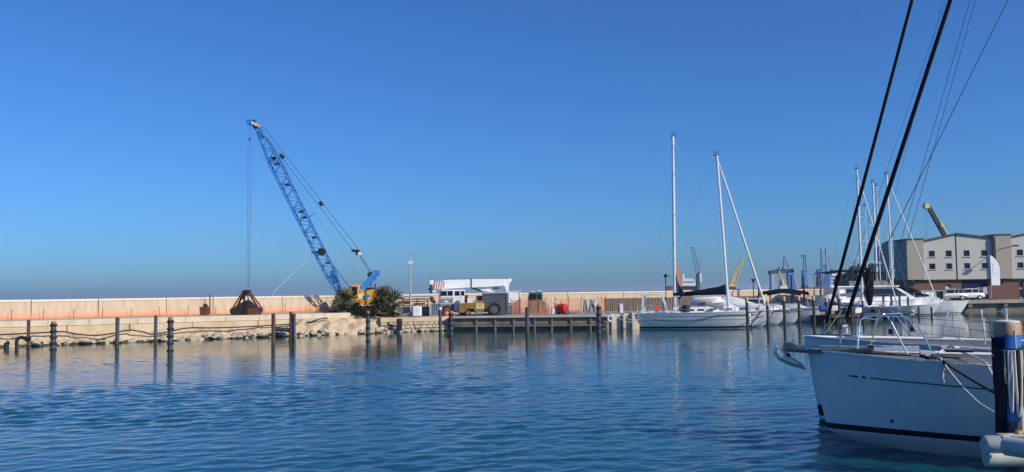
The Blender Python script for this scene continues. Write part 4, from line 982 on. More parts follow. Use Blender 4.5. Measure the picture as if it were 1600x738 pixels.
# ================================================================== BOATS
def hull_pt(L, B, fb, fs, rake, t, z, sgn, tw=0.75, fine=1.0):
    """point on the hull skin: t 0 stern .. 1 bow, height z above the water"""
    f = tw + (1 - tw) * math.sin(min(1, t / .5) * math.pi / 2) if t < .5 else max(0.0, 1 - ((t - .5) / .5) ** (2.1 / fine)) ** .9
    sheer = fs + (fb - fs) * t ** 1.6
    bd_ = B / 2 * f; dr = .45
    u = max(0, (z + dr) / (sheer + dr)); p = .28 + .75 * max(0, t - .35) ** 1.2
    y = bd_ * u ** p
    x = L * t - rake * (t ** 5) * (1 - max(-.2, z) / fb)
    return V((x, sgn * y, z))
def sheer_z(fb, fs, t): return fs + (fb - fs) * t ** 1.6
def make_hull(parent, L, B, fb, fs, rake, col, band='antifoul', zb=(.06, .16), deck='gelcoat', tw=.75, fine=1.0, ns=26, bottom='antifoul', ff=0.0):
    m = MB(); zs_ = [-.45, -.2, 0.0, zb[0], zb[1], .3, .5, .7, .85, 1.0]
    if ff: zs_ = [-.45, -.2, -.05, .06, .17, .27] + zs_[3:]
    k0 = zs_.index(zb[1])
    ts = [i / ns for i in range(ns + 1)]; ts = [1 - (1 - t) ** 1.25 for t in ts]
    for sg in (-1, 1):
        rows = []
        for t in ts:
            s_ = sheer_z(fb, fs, t); r_ = []
            for k, z in enumerate(zs_):
                zz = z if k <= k0 else zb[1] + (s_ - zb[1]) * (k - k0) / (len(zs_) - 1 - k0)
                q_ = hull_pt(L, B, fb, fs, rake, t, zz, sg, tw, fine)
                if ff and zz < zb[0]: q_.x -= ff * t ** 6 * ((zb[0] - zz) / .34) ** 1.5
                r_.append(q_)
            rows.append(r_)
        o_ = len(m.v); n = len(zs_); m.v += [p for r_ in rows for p in r_]
        for i in range(ns):
            for k in range(n - 1):
                m.f.append([o_ + i * n + k, o_ + (i + 1) * n + k, o_ + (i + 1) * n + k + 1, o_ + i * n + k + 1])
                m.m.append(1 if k == k0 - 1 else (2 if k < k0 - 1 - (0 if ff else 1) else 0))
    a = [hull_pt(L, B, fb, fs, rake, 0, z, 1, tw, fine) for z in (-.45, .1, .5, fs)]; b = [hull_pt(L, B, fb, fs, rake, 0, z, -1, tw, fine) for z in (fs, .5, .1, -.45)]
    m.add(a + b, [tuple(range(8))], 0)
    h = put(m, 'hull', [col, band, bottom], parent, smooth=True)
    d = MB(); vs = []
    for t in ts:
        s_ = sheer_z(fb, fs, t); e = hull_pt(L, B, fb, fs, rake, t, s_, 1, tw, fine); w_ = e.y * .985
        for q in (-1, -.5, 0, .5, 1): vs.append(V((e.x, w_ * q, s_ - .03 + .05 * (1 - q * q))))
    d.add(vs, [(5 * i + k, 5 * i + 5 + k, 5 * i + 6 + k, 5 * i + 1 + k) for i in range(ns) for k in range(4)])
    put(d, 'deck', deck, parent, smooth=True)
    for sg in (-1, 1):
        put(MB().tube([hull_pt(L, B, fb, fs, rake, t, sheer_z(fb, fs, t), sg, tw, fine) + V((0, 0, .02)) for t in ts], .03, 6), 'toe_rail', 'gelcoat' , parent, smooth=True)
    return h
def rails(parent, L, B, fb, fs, rake, tw, fine, r=.013, n=8, hgt=.62, push=True):
    for sg in (-1, 1):
        tops = []
        for i in range(n):
            t = .08 + .78 * i / (n - 1); p = hull_pt(L, B, fb, fs, rake, t, sheer_z(fb, fs, t), sg, tw, fine); p.y *= .95
            put(MB().tube([p, p + V((0, 0, hgt))], r, 5), 'stanchion', 'steel', parent); tops.append(p + V((0, 0, hgt)))
        e = hull_pt(L, B, fb, fs, rake, .93, sheer_z(fb, fs, .93), sg, tw, fine) + V((0, 0, hgt))
        put(MB().tube(tops + [e], r * .5, 4), 'lifeline', 'steel', parent); put(MB().tube([p - V((0, 0, hgt * .5)) for p in tops + [e]], r * .5, 4), 'lifeline', 'steel', parent)
    pts_ = []
    for t, sg in ((.86, 1), (.93, 1), (.995, 1), (.995, -1), (.93, -1), (.86, -1)):
        q = hull_pt(L, B, fb, fs, rake, t, sheer_z(fb, fs, t), sg, tw, fine); pts_.append(q + V((0, 0, hgt)))
    m = MB().tube(pts_, r * 1.3, 6)
    for i in (0, 1, 2, 3, 4, 5): m.tube([pts_[i], pts_[i] - V((.05, 0, hgt))], r * 1.2, 5)
    put(m, 'pulpit', 'steel', parent)
    if push:
        pts_ = [hull_pt(L, B, fb, fs, rake, t, sheer_z(fb, fs, t) , sg, tw, fine) + V((0, 0, hgt)) for t, sg in ((.1, 1), (.005, 1), (.005, -1), (.1, -1))]
        m = MB().tube(pts_, r * 1.3, 6)
        for q in pts_: m.tube([q, q - V((0, 0, hgt))], r * 1.2, 5)
        put(m, 'pushpit', 'steel', parent)
def trunk_cabin(parent, x0, x1, wd, z, h, glass=True, mat_='gelcoat', nw=3):
    secs = []; N = 10
    for i in range(N + 1):
        u = i / N; x = x0 + (x1 - x0) * u; hh = h * min(1, (1 - u) * 3.2 + .05) ** .8; ww = wd / 2 * (1 - .45 * u ** 2)
        secs.append([V((x, -ww, z - .05)), V((x, -ww * .93, z + hh * .7)), V((x, -ww * .75, z + hh)), V((x, 0, z + hh * 1.1)), V((x, ww * .75, z + hh)), V((x, ww * .93, z + hh * .7)), V((x, ww, z - .05))])
    c = put(MB().loft(secs, closed=True), 'cabin', mat_, parent, smooth=True)
    if glass:
        for sg in (-1, 1):
            for k in range(nw):
                u0, u1 = .08 + .2 * k, .22 + .2 * k; q = []
                for (u, f) in ((u0, .25), (u1, .25), (u1 - .01, .6), (u0 + .01, .6)):
                    ww = wd / 2 * (1 - .45 * u ** 2); yy = ww * (1 - .07 * f / .7) ; q.append(V((x0 + (x1 - x0) * u, sg * (yy + .004), z + h * f)))
                put(MB().prism(q, V((0, sg * .012, 0))), 'window', 'dark_glass', c)
    return c
def rig(parent, L, mx, H, z, foot=None, rake_=0.0, furl='white_canvas', bow_z=1.2, bow_x=None, stern_z=1.1, B=3.4, r=.085, spreaders=(.38, .7), wire=.012, furl_r=.06, frac=1.0, back=True, boom=None):
    """mast at mx, height H above deck z; rake_ = aft shift of the masthead"""
    f0 = V((mx, 0, z)); tp = V((mx - rake_, 0, z + H))
    ms = put(MB().tube([f0, f0.lerp(tp, .5), tp], [r, r, r * .8], 10), 'mast', 'alu_mast', parent, smooth=True)
    put(MB().box(tp + V((-.05, 0, .03)), (.5, .1, .08)).tube([tp + V((-.1, 0, 0)), tp + V((-.1, 0, .5))], .01, 4).beam(tp + V((-.3, 0, .25)), tp + V((.25, 0, .28)), .02, .05), 'masthead', 'machine_dark', ms)
    for s_ in spreaders:
        q = f0.lerp(tp, s_); wd = B * .27 * (1.2 - s_ * .5)
        for sg in (-1, 1): put(MB().beam(q, q + V((-.15, sg * wd, .05)), .09, .03), 'spreader', 'alu_mast', ms)
    for sg in (-1, 1):
        pp = [V((mx - .1, sg * B * .47, z))] + [f0.lerp(tp, s_) + V((-.15, sg * B * .27 * (1.2 - s_ * .5), .05)) for s_ in spreaders] + [f0.lerp(tp, .98)]
        put(MB().tube(pp, wire, 4), 'shroud', 'steel', parent); put(MB().tube([pp[0], f0.lerp(tp, spreaders[0])], wire, 4), 'shroud', 'steel', parent)
    bx_ = L if bow_x is None else bow_x; a = V((bx_ - .15, 0, bow_z)); b = f0.lerp(tp, frac)
    put(MB().tube([a, b], wire, 4), 'forestay', 'steel', parent)
    if furl: put(MB().tube([a.lerp(b, .03), a.lerp(b, .1), a.lerp(b, .85), a.lerp(b, .97)], [furl_r * .8, furl_r * 1.2, furl_r, furl_r * .4], 8), 'furled_sail', furl, parent, smooth=True)
    if back: put(MB().tube([V((.1, 0, stern_z)), tp], wire, 4), 'backstay', 'steel', parent)
    if boom:
        zb_, bl, cover, hh = boom
        e = V((mx - bl, 0, z + zb_ - .05)); s0 = V((mx - .1, 0, z + zb_))
        bo = put(MB().tube([s0, e], .07, 8), 'boom', 'alu_mast', parent, smooth=True)
        if cover:
            secs = []
            for i in range(13):
                u = i / 12; c = s0.lerp(e, u); h_ = hh * (1 - .72 * u ** .6) + .02 * math.sin(u * 25); w_ = .13 * (1 - .4 * u)
                secs.append([c + V((0, w_ * math.sin(q) * (1 + .15 * math.sin(u * 31 + q)), .04 + h_ * .5 - h_ * .5 * math.cos(q))) for q in [2 * math.pi * j / 10 for j in range(10)]])
            put(MB().loft(secs, closed=True), 'sail_cover', cover, bo, smooth=True)
        put(MB().tube([e + V((.4, 0, 0)), V((e.x + .3, 0, z + .1))], .01, 4), 'mainsheet', 'rope_white', bo)
    return ms

def sailboat(label, stern, bow, B, fb, fs, col, rake=.9, tw=.75, fine=1.0, group=None, name='sailing_yacht', deck='gelcoat', rail_n=8, zb=(.06, .16), cabin=(.28, .66, .42), **kw):
    d = bow - stern; L = V((d.x, d.y, 0)).length; t = thing(name, label, 'sailing boat', (stern.x, stern.y, 0), math.atan2(d.y, d.x), group)
    make_hull(t, L, B, fb, fs, rake, col, tw=tw, fine=fine, deck=deck, zb=zb)
    rails(t, L, B, fb, fs, rake, tw, fine, n=rail_n)
    trunk_cabin(t, L * cabin[0], L * cabin[1], B * .62, fs + .08, cabin[2])
    return t, L
GB = 'sailing yachts moored in the far basin'
# A: long grey-white yacht, stern at left
A0, A1 = PX(996, 77.6, 0), PX(1200, 75.4, 0)
ya, L = sailboat('long yacht with dark boot stripe and black sail cover moored stern-to by the concrete blocks', A0, A1, 3.6, 1.42, 1.3, 'gelcoat', rake=1.5, group=GB, zb=(.03, .2))
hd_ = math.atan2((A1 - A0).y, (A1 - A0).x); Mi = root_matrix(ya).inverted()
mf = Mi @ P(1138, 470, 76.3); mt = Mi @ P(1120, 243, 76.3)
rig(ya, L, mf.x, mt.z - 1.4, 1.4, rake_=mf.x - mt.x, furl='white_canvas', bow_z=1.45, B=3.4, r=.13, boom=(1.35, 4.6, 'navy_canvas', .95), spreaders=(.36, .62), frac=.985, furl_r=.08)
# stripes on the topsides
for zz, ttl in ((1.02, 'stripe'), (.72, 'stripe')):
    for sg in (-1, 1):
        put(MB().loft([[hull_pt(L, 3.6, 1.42, 1.3, 1.5, t, zz + q, sg) * 1 + V((0, sg * .006, 0)) for q in (0, .035)] for t in [.05 + .85 * i / 20 for i in range(21)]], cap=False), ttl, 'container_grey', ya)
# stern arch and bimini
arch = MB()
for sg in (-1, 1): arch.beam((.45, sg * 1.3, 1.3), (.55, sg * 1.2, 2.9), .14, .2); arch.beam((2.6, sg * 1.25, 1.35), (2.05, sg * 1.2, 2.85), .08, .12)
arch.box((1.25, 0, 2.88), (1.75, 2.5, .12)); put(arch, 'stern_arch', 'white_paint', ya)
put(MB().box((1.6, .2, 1.7), (.4, .5, .5)), 'orange_bag', 'orange_buoy', ya)
hoops = []
for i in range(9):
    a = math.pi * i / 8; hoops.append([V((3.3 + 1.25 - 1.25 * math.cos(a) + .12, y, 1.9 + 1.2 * math.sin(a) ** .7)) for y in (-1.2, 0, 1.2)])
put(MB().loft(hoops[1:6], cap=False), 'bimini', 'navy_canvas', ya, smooth=True)
for sg in (-1, 1): put(MB().tube([h_[0 if sg < 0 else 2] for h_ in hoops[1:6]], .07, 6), 'bimini_edge', 'navy_canvas', ya, smooth=True)
for sg in (-1, 1): put(MB().tube([(3.5, sg * 1.2, 1.35), (3.4, sg * 1.2, 2.3), (3.9, sg * 1.2, 3.0), (4.6, sg * 1.2, 3.1)], .025, 6), 'bimini_frame', 'galv', ya)
put(MB().tube([(4.1, -.9, 1.4), (4.1, -.9, 2.0)], .35, 12), 'steering_pedestal', 'machine_dark', ya)
for x in (6.3, 7.6, 8.7): put(MB().box((x, -1.0, 1.62), (.55, .3, .12)), 'deck_hatch', 'dark_glass', ya)
for x in (9.2,): put(MB().lathe([(.02, .1), (.1, .2), (.12, .75), (.05, .9)], 10, c=(x, -1.86, .35)), 'fender', 'gelcoat_worn', ya, smooth=True)
# draped mooring line along the topsides
put(MB().tube([hull_pt(L, 3.6, 1.42, 1.3, 1.5, t, 1.15 - 1.0 * math.sin(math.pi * min(1, t / .62)) * .55, -1) + V((0, -.04, 0)) for t in [.02 + .9 * i / 24 for i in range(25)]], .02, 5), 'draped_line', 'rope_dark', ya, smooth=True)
# B: behind A, tallest mast
B0, B1 = PX(1170, 81.5, 0), PX(1003, 82.0, 0)
yb, L = sailboat('yacht with the tallest mast, mostly hidden behind the long yacht', B0, B1, 3.5, 1.3, 1.15, 'gelcoat_worn', rake=1.2, group=GB)
Mi = root_matrix(yb).inverted(); mf = Mi @ P(1054.5, 482, 81.7); mt = Mi @ P(1051.5, 213, 81.7)
rig(yb, L, mf.x, mt.z - 1.2, 1.2, rake_=mf.x - mt.x, furl=None, bow_z=1.3, spreaders=(.3, .55, .78), frac=.8, r=.15, boom=(1.5, 3.9, None, .5))
put(MB().prism([V((mf.x - .15, -.1, 2.9)), V((mf.x - .15, -.1, 4.6)), V((mf.x - .45, -.1, 3.7)), V((mf.x - .9, -.1, 3.0)), V((mf.x - 1.2, -.1, 2.75))], V((0, .2, 0))), 'sail_cover', 'navy_canvas', yb)
# dinghy on B
def dinghy(label, c, rz, s=1.0, col='gelcoat_worn', group=None, up=False):
    t = thing('dinghy', label, 'dinghy', c, rz, group); 
    m = MB(); secs = []
    for i in range(15):
        u = i / 14; x = -1.3 + 2.7 * u; w_ = .62 * (1 - max(0, (u - .45) / .55) ** 2.4) ** .8 + .01; k = .1 * u ** 3
        secs.append([V((x, w_ * q, (.45 + .18 * u ** 2) if abs(q) == 1 else k + .45 * abs(q) ** 3)) * s for q in (-1, -.85, -.5, 0, .5, .85, 1)])
    m.loft(secs, cap=False); m.add([p for p in secs[0]], [tuple(range(7))]); put(m, 'hull', col, t, smooth=True)
    put(MB().tube([sc[0] + V((0, 0, .02)) for sc in secs] , .06 * s, 8), 'gunwale', 'gelcoat', t, smooth=True); put(MB().tube([sc[-1] + V((0, 0, .02)) for sc in secs], .06 * s, 8), 'gunwale', 'gelcoat', t, smooth=True)
    for x in (-.6, .3): put(MB().box((x * s, 0, .38 * s), (.22 * s, 1.15 * s, .03)), 'thwart', 'gelcoat', t)
    return t
dinghy('small white dinghy stowed behind the black sail cover yacht cabin', P(1106, 474, 79.2), rad(8), .85, 'gelcoat_worn')
dinghy('second small white dinghy, right of and below the first', P(1121, 480, 78.5), rad(-30), .7, 'gelcoat')

# motor boats in the row, bows towards the camera-right
def canvas_tent(parent, x0, x1, wd, z, h, m_, name='canvas_cover', win=True):
    secs = []; N = 8
    for i in range(N + 1):
        u = i / N; x = x0 + (x1 - x0) * u; hh = h * (.55 + .45 * math.sin(math.pi * min(1, u * 1.25 + .12))) * (1 if u < .7 else 1 - (u - .7) * 1.6); sgn = .03 * math.sin(u * 19)
        secs.append([V((x, -wd / 2, z)), V((x, -wd * .44, z + hh * .55 + sgn)), V((x, -wd * .2, z + hh * .92)), V((x, 0, z + hh + sgn)), V((x, wd * .2, z + hh * .92)), V((x, wd * .44, z + hh * .55)), V((x, wd / 2, z))])
    c = put(MB().loft(secs, closed=True), name, m_, parent, smooth=True)
    if win:
        for sg in (-1, 1):
            q = [V((x0 + (x1 - x0) * .2, sg * (wd * .49), z + .15 * h)), V((x0 + (x1 - x0) * .5, sg * (wd * .49), z + .15 * h)), V((x0 + (x1 - x0) * .48, sg * wd * .445, z + .6 * h)), V((x0 + (x1 - x0) * .22, sg * wd * .445, z + .6 * h))]
            put(MB().prism(q, V((0, sg * .03, 0))), 'clear_panel', 'grey_canvas', c)
    return c
GM = 'motor boats moored in the row behind the piles'
def motorboat(label, bow, hdg, L, B, fb, fs, col='gelcoat', kind='tent', group=GM):
    hv = V((math.cos(hdg), math.sin(hdg), 0)); st = bow - hv * L
    t = thing('motor_boat', label, 'motor boat', (st.x, st.y, 0), hdg, group)
    make_hull(t, L, B, fb, fs, .9, col, tw=.85, fine=1.15, zb=(.04, .12)); rails(t, L, B, fb, fs, .9, .85, 1.15, n=5, hgt=.5)
    if kind == 'tent':
        canvas_tent(t, L * .1, L * .62, B * .85, fs - .02, 2.0, 'white_canvas'); canvas_tent(t, L * .6, L * .93, B * .5, fs + .05, .45, 'white_canvas', win=False)
    elif kind == 'bimini':
        trunk_cabin(t, L * .4, L * .85, B * .7, fs, .6, nw=2)
        secs = []
        for i in range(7):
            u = i / 6; x = L * (.3 + .5 * u); zz = fs + 1.75 + .28 * math.sin(math.pi * u)
            secs.append([V((x, -B * .46, zz - .35)), V((x, -B * .3, zz)), V((x, 0, zz + .08)), V((x, B * .3, zz)), V((x, B * .46, zz - .35))])
        put(MB().loft(secs, cap=False), 'bimini', 'navy_canvas', t, smooth=True)
        for sg in (-1, 1):
            for x in (.34, .56, .77): put(MB().tube([(L * x, sg * B * .45, fs), (L * x, sg * B * .45, fs + 1.5)], .02, 5), 'bimini_frame', 'galv', t)
        put(MB().prism([V((L * .58, -B * .33, fs + .5)), V((L * .5, -B * .33, fs + 1.1)), V((L * .5, B * .33, fs + 1.1)), V((L * .58, B * .33, fs + .5))], V((.03, 0, 0))), 'windscreen', 'dark_glass', t)
    elif kind == 'cabin':
        c = trunk_cabin(t, L * .3, L * .88, B * .72, fs, .75, nw=3)
        put(MB().box((L * .42, 0, fs + 1.3), (L * .22, B * .6, .08)), 'hardtop', 'gelcoat', t)
        for sg in (-1, 1):
            for x in (.33, .52): put(MB().beam((L * x, sg * B * .28, fs + .6), (L * x, sg * B * .28, fs + 1.3), .07, .07), 'hardtop_post', 'gelcoat', t)
        put(MB().box((L * .42, 0, fs + .95), (L * .2, B * .52, .5)), 'wheelhouse_glass', 'dark_glass', t)
    elif kind == 'cover':
        canvas_tent(t, L * .05, L * .86, B * .9, fs, 1.45, 'white_canvas', win=False)
    for sg in (-1, 1):
        put(MB().tube([hull_pt(L, B, fb, fs, .9, u, sheer_z(fb, fs, u) - .14, sg, .85, 1.15) for u in [i / 20 for i in range(21)]], .035, 5), 'rubbing_strake', 'rubber', t, smooth=True)
        for u in (.45, .58, .7): put(MB().add([hull_pt(L, B, fb, fs, .9, q, z, sg, .85, 1.15) + V((0, sg * .012, 0)) for q, z in ((u, .68), (u + .07, .70), (u + .065, .84), (u + .01, .82))], [(0, 1, 2, 3)]), 'hull_window', 'dark_glass', t)
    put(MB().box((L * .2, 0, fs + .25), (.5, B * .6, .5)), 'cockpit_seat', 'grey_canvas', t)
    for k, x in enumerate((.3, .45, .6)): put(MB().lathe([(.02, .05), (.11, .15), (.13, .7), (.04, .82)], 10, c=(L * x, -B * .5 - .02, .2)), 'fender', 'gelcoat_worn', t, smooth=True)
    return t
H0 = rad(-58)
m1 = motorboat('white motor boat under a pale canvas tent with grey window, nearest the long yacht bow', PX(1209, 77.2, 0), rad(-30), 8.0, 2.9, 1.35, 1.1, kind='tent')
put(MB().lathe([(.03, 0), (.2, .08), (.26, .3), (.2, .5), (.05, .58)], 12, c=(7.0, -1.3, 1.2)), 'float', 'yellow_fender', m1, smooth=True)
motorboat('white motor boat with smooth white cover behind the second and third tan-topped piles', PX(1230, 80.5, 0), rad(-34), 8.0, 2.9, 1.4, 1.15, kind='cover')
motorboat('white motor boat with a black bimini top', PX(1286, 85.5, 0), rad(-36), 8.5, 3.1, 1.45, 1.15, kind='bimini')
motorboat('white motor boat with low cabin between the covered boat and the black bimini boat', PX(1254, 82.6, 0), rad(-33), 8.0, 2.8, 1.3, 1.05, kind='cabin')
tag(put(MB().tube([P(1281, 482.5, 84), P(1290, 482, 84)], .32, 10), 'canvas_bundle', 'blue_canvas', world=True, smooth=True), 'bright blue canvas bundle on the dark pontoon end', 'canvas')
tag(bevel(put(MB().box(P(1301, 482, 84), (.8, .6, .5)), 'foam_fender_box', 'gelcoat_worn', world=True), .08), 'off-white box on the dark pontoon beside the blue bundle', 'box')
# floating pontoon
pa, pb = PX(1288, 84.6, 0), PX(1425, 96, 0)
t = thing('pontoon', 'dark low floating pontoon in front of the sail yachts', 'pontoon', (pa + pb) / 2)
pd = (pb - pa); PL = pd.length; pd.normalize(); pn = V((pd.y, -pd.x, 0)); N = 14
for i in range(N):
    a, b = pa + pd * PL * i / N, pa + pd * PL * (i + 1) / N
    put(MB().prism([a + pn * 0 + V((0, 0, .62)), a + pn * 0 + V((0, 0, .70)), a - pn * 1.6 + V((0, 0, .70)), a - pn * 1.6 + V((0, 0, .62))], (b - a) * .96), 'plank', 'pile_wood', t, world=True)
    if i % 2 == 0: put(MB().box((a + b) / 2 - pn * .8 + V((0, 0, .2)), (1.3, 1.3, .8), rz=math.atan2(pd.y, pd.x)), 'float', 'rubber', t, world=True)
put(MB().beam(pa + pn * .05 + V((0, 0, .52)), pb + pn * .05 + V((0, 0, .52)), .12, .2), 'side_beam', 'pile_wood', t, world=True)

# sail yachts in the far right group
def fy(label, px0, D0, hdg, L, B, fb, col, mpx_b, mpx_t, yt, furl_to=None, furl='white_canvas', cover='white_canvas', boom=True, r=.13, spreaders=(.35, .65), frac=.97, back=True, bimini=None):
    hv = V((math.cos(hdg), math.sin(hdg), 0)); c = PX(mpx_b, D0, 0); st = c - hv * L * .56
    t = thing('sailing_yacht', label, 'sailing boat', (st.x, st.y, 0), hdg, GB)
    make_hull(t, L, B, fb, fb - .15, .9, col); rails(t, L, B, fb, fb - .15, .9, .75, 1, n=6); trunk_cabin(t, L * .3, L * .7, B * .62, fb - .08, .5, nw=4); put(MB().box((L * .2, 0, fb + .12), (L * .12, B * .5, .3)), 'cockpit_coaming', 'grey_canvas', t)
    Mi = root_matrix(t).inverted(); top = P(mpx_t, yt, D0); H = top.z - fb; vx = (Mi @ top).x
    rig(t, L, L * .56, H, fb, rake_=max(-1, min(1.2, L * .56 - vx)) * .5, furl=furl, bow_z=fb + .05, stern_z=fb, B=B, r=r, spreaders=spreaders, frac=frac, back=back, boom=(1.2, 3.6, cover, .55) if boom else None)
    if bimini: canvas_tent(t, L * .08, L * .32, B * .7, fb + .5, .9, bimini, 'sprayhood', win=False)
    return t
fy('white yacht with the leftmost mast of the right-hand mast group', 1343, 96, rad(-62), 10.5, 3.3, 1.2, 'gelcoat', 1347, 1333, 264, bimini='white_canvas')
fy('white yacht with thin mast close behind the black hanging sail bag', 1362, 101, rad(-60), 10, 3.2, 1.2, 'gelcoat_worn', 1371, 1360, 285, furl=None)
fy('white yacht with shorter second mast of the close pair, right of the sail bag', 1374, 103, rad(-58), 9.5, 3.1, 1.15, 'gelcoat', 1376, 1370, 290, furl=None, cover='navy_canvas', r=.07)
yd = fy('white yacht with tall mast and pale furled sail slanting down right towards the building', 1394, 103.0, rad(-22), 11.0, 3.4, 1.25, 'gelcoat', 1395.5, 1382, 273, boom=True, frac=.98, bimini='white_canvas')
fy('small white yacht with the shortest thin mast of the right-hand group', 1398, 106, rad(-50), 8.5, 2.9, 1.1, 'gelcoat_worn', 1397, 1395, 369, furl=None, r=.06, spreaders=(.5,))
fy('white yacht with low thin mast just left of the black hanging bag', 1355, 100, rad(-62), 9, 3, 1.1, 'gelcoat', 1356, 1354, 322, furl=None, r=.06, cover='grey_canvas')
# black bag hanging upright
t = thing('hanging_sail_bag', 'tall black sail bag hanging upright between the masts', 'sail bag', PX(1358, 90, 1.2))
prof = [(.03, 5.6), (.16, 5.45), (.3, 5.0), (.42, 4.2), (.45, 3.2), (.42, 2.4), (.36, 1.7), (.3, 1.0), (.2, .5), (.05, .3)]
zt = P(1358, 418, 90).z - 1.2; k = zt / 5.6
o = put(MB().lathe([(r_, z * k) for r_, z in prof], 14), 'bag', 'black_sail', t, smooth=True)
put(MB().tube([(0, 0, zt - .1), (0, 0, zt + 3)], .012, 4), 'halyard', 'rope_dark', t)
for z in (1.2, 2.6, 4.0): put(MB().lathe([(.44, z * k), (.46, z * k + .03), (.44, z * k + .06)], 12), 'strap', 'rope_dark', t)
for (px_, D_q, rz_, s_q, lab_) in ((1328, 92, -40, .95, 'small white tender tied behind the dark pontoon, between the thick black stays'), (1353, 93.5, -20, .85, 'small white tender beside the foot of the black hanging bag'),
                               (1408, 99.5, -15, .9, 'small tender before the white cabin boat left of the cars')):
    dq = dinghy(lab_, PX(px_, D_q, 0.05), rad(rz_), s_q, 'grey_canvas' if px_ == 1353 else 'gelcoat_worn', 'small tenders among the moored yachts')
    put(MB().box((-1.35 * s_q, 0, .55 * s_q), (.28, .3, .5)).box((-1.4 * s_q, 0, .1), (.1, .12, .6)), 'outboard_motor', 'machine_dark', dq)
    put(MB().box((-.1, 0, .5 * s_q), (1.0 * s_q, .8 * s_q, .25)), 'cover', 'navy_canvas' if px_ != 1408 else 'white_canvas', dq)
# coils, covers and boxes on the pontoon
for k_, (px_, D_q, m_q, lab_) in enumerate(((1312, 87.6, 'navy_canvas', 'dark canvas bundle on the pontoon left of the right-hand stay'), (1338, 89.6, 'gelcoat_worn', 'off-white dock box on the middle of the pontoon'), (1366, 92.2, 'machine_dark', 'black dock box on the pontoon below the masts'), (1388, 94.2, 'gelcoat_worn', 'pale dock box near the right end of the pontoon'))):
    dk = thing('dock_box', lab_, 'box', PX(px_, D_q, .71), rad(20 * k_))
    bevel(put(MB().box((0, 0, .25), (.9, .5, .5)), 'body', m_q, dk), .05); put(MB().box((0, 0, .53), (.96, .56, .06)), 'lid', m_q, dk)
# large motor yacht behind
def motoryacht():
    st = PX(1272, 101, 0); hdg = rad(9); L = 15; B = 4.4; fb, fs = 2.1, 1.7
    t = thing('motor_yacht', 'large flybridge motor yacht with dark windows and black awnings behind the sail yachts', 'motor yacht', (st.x, st.y, 0), hdg)
    make_hull(t, L, B, fb, fs, 1.8, 'gelcoat', tw=.9, fine=1.1, deck='gelcoat'); rails(t, L, B, fb, fs, 1.8, .9, 1.1, n=8, r=.02)
    put(MB().prism([V((2.2, -1.7, 1.7)), V((11.5, -1.7, 1.9)), V((9.2, -1.5, 3.3)), V((2.2, -1.5, 3.3))], V((0, 3.3, 0))), 'saloon', 'gelcoat', t)
    for sg in (-1, 1): put(MB().prism([V((3.0, sg * 1.68, 2.2)), V((10.3, sg * 1.7, 2.3)), V((9.0, sg * 1.58, 3.1)), V((3.0, sg * 1.58, 3.1))], V((0, sg * .03, 0))), 'saloon_window', 'dark_glass', t)
    put(MB().box((5.2, 0, 3.38), (8.2, 3.7, .12)), 'flybridge_deck', 'gelcoat', t)
    put(MB().prism([V((3.5, -1.5, 3.44)), V((8.8, -1.5, 3.44)), V((7.8, -1.4, 4.0)), V((3.5, -1.4, 4.0))], V((0, 2.9, 0))), 'flybridge', 'container_grey', t)
    secs = []
    for i in range(7):
        u = i / 6; secs.append([V((.6 + 7.6 * u, y, 5.0 + .3 * math.sin(math.pi * u) - .12 * abs(y))) for y in (-1.9, -1, 0, 1, 1.9)])
    put(MB().loft(secs, cap=False), 'awning', 'navy_canvas', t, smooth=True)
    for x in (1.0, 4.4, 7.8):
        for sg in (-1, 1): put(MB().tube([(x, sg * 1.8, 3.4), (x, sg * 1.8, 4.85)], .035, 6), 'awning_post', 'galv', t)
    put(MB().prism([V((8.8, -1.8, 3.44)), V((13, -1.2, 2.3)), V((13, 1.2, 2.3)), V((8.8, 1.8, 3.44))], V((0, 0, .06))), 'windscreen_cover', 'black_sail', t)
    put(MB().box((5, 0, 5.5), (.6, .5, .4)).tube([(5, 0, 5.3), (5, 0, 6.3)], .04, 6), 'radar', 'machine_dark', t)
    put(MB().box((1.4, 0, 2.1), (1.6, 3.0, .7)), 'cockpit_cover', 'white_canvas', t)
    return t
motoryacht()
st = PX(1335, 104.5, 0)
t = thing('covered_motor_yacht', 'motor yacht under a black cover behind the tall masts left of the building', 'motor yacht', (st.x, st.y, 0), rad(10))
make_hull(t, 11, 3.8, 1.9, 1.6, 1.4, 'gelcoat', tw=.9, fine=1.1); rails(t, 11, 3.8, 1.9, 1.6, 1.4, .9, 1.1, n=6)
canvas_tent(t, .2, 8.6, 3.4, 1.65, 3.5, 'black_sail', win=False)
put(MB().box((8.6, 0, 2.2), (1.6, 2.4, .9)), 'coachroof', 'gelcoat_worn', t)
st = PX(1403, 108, 0)
t = thing('grey_top_boat', 'motor boat with light hardtop and dark side windows left of the parked silver car', 'motor boat', (st.x, st.y, 0), rad(-8), GM)
make_hull(t, 8, 3.0, 1.5, 1.3, 1.0, 'gelcoat', tw=.9, fine=1.1); put(MB().box((2.8, 0, 2.75), (4.4, 2.5, .1)), 'hardtop', 'galv', t)
put(MB().box((2.8, 0, 2.05), (4.0, 2.3, 1.25)), 'wheelhouse', 'dark_glass', t); put(MB().box((2.8, 0, 1.5), (4.2, 2.4, .5)), 'coaming', 'gelcoat', t)
for x in (.8, 4.8):
    for sg in (-1, 1): put(MB().box((x, sg * 1.18, 2.1), (.1, .06, 1.25)), 'hardtop_post', 'galv', t)
# bow hulls showing at right end
motorboat('white cabin boat left of the pale boat at the right end of the row', PX(1436, 103, 0), rad(-15), 7.5, 2.8, 1.3, 1.25, col='gelcoat_worn', kind='cabin')
t = motorboat('pale open-bowed boat, rightmost of the moored boats below the silver car', PX(1468, 105, 0), rad(-10), 6.5, 2.5, 1.35, 1.15, col='gelcoat_worn', kind='cover')

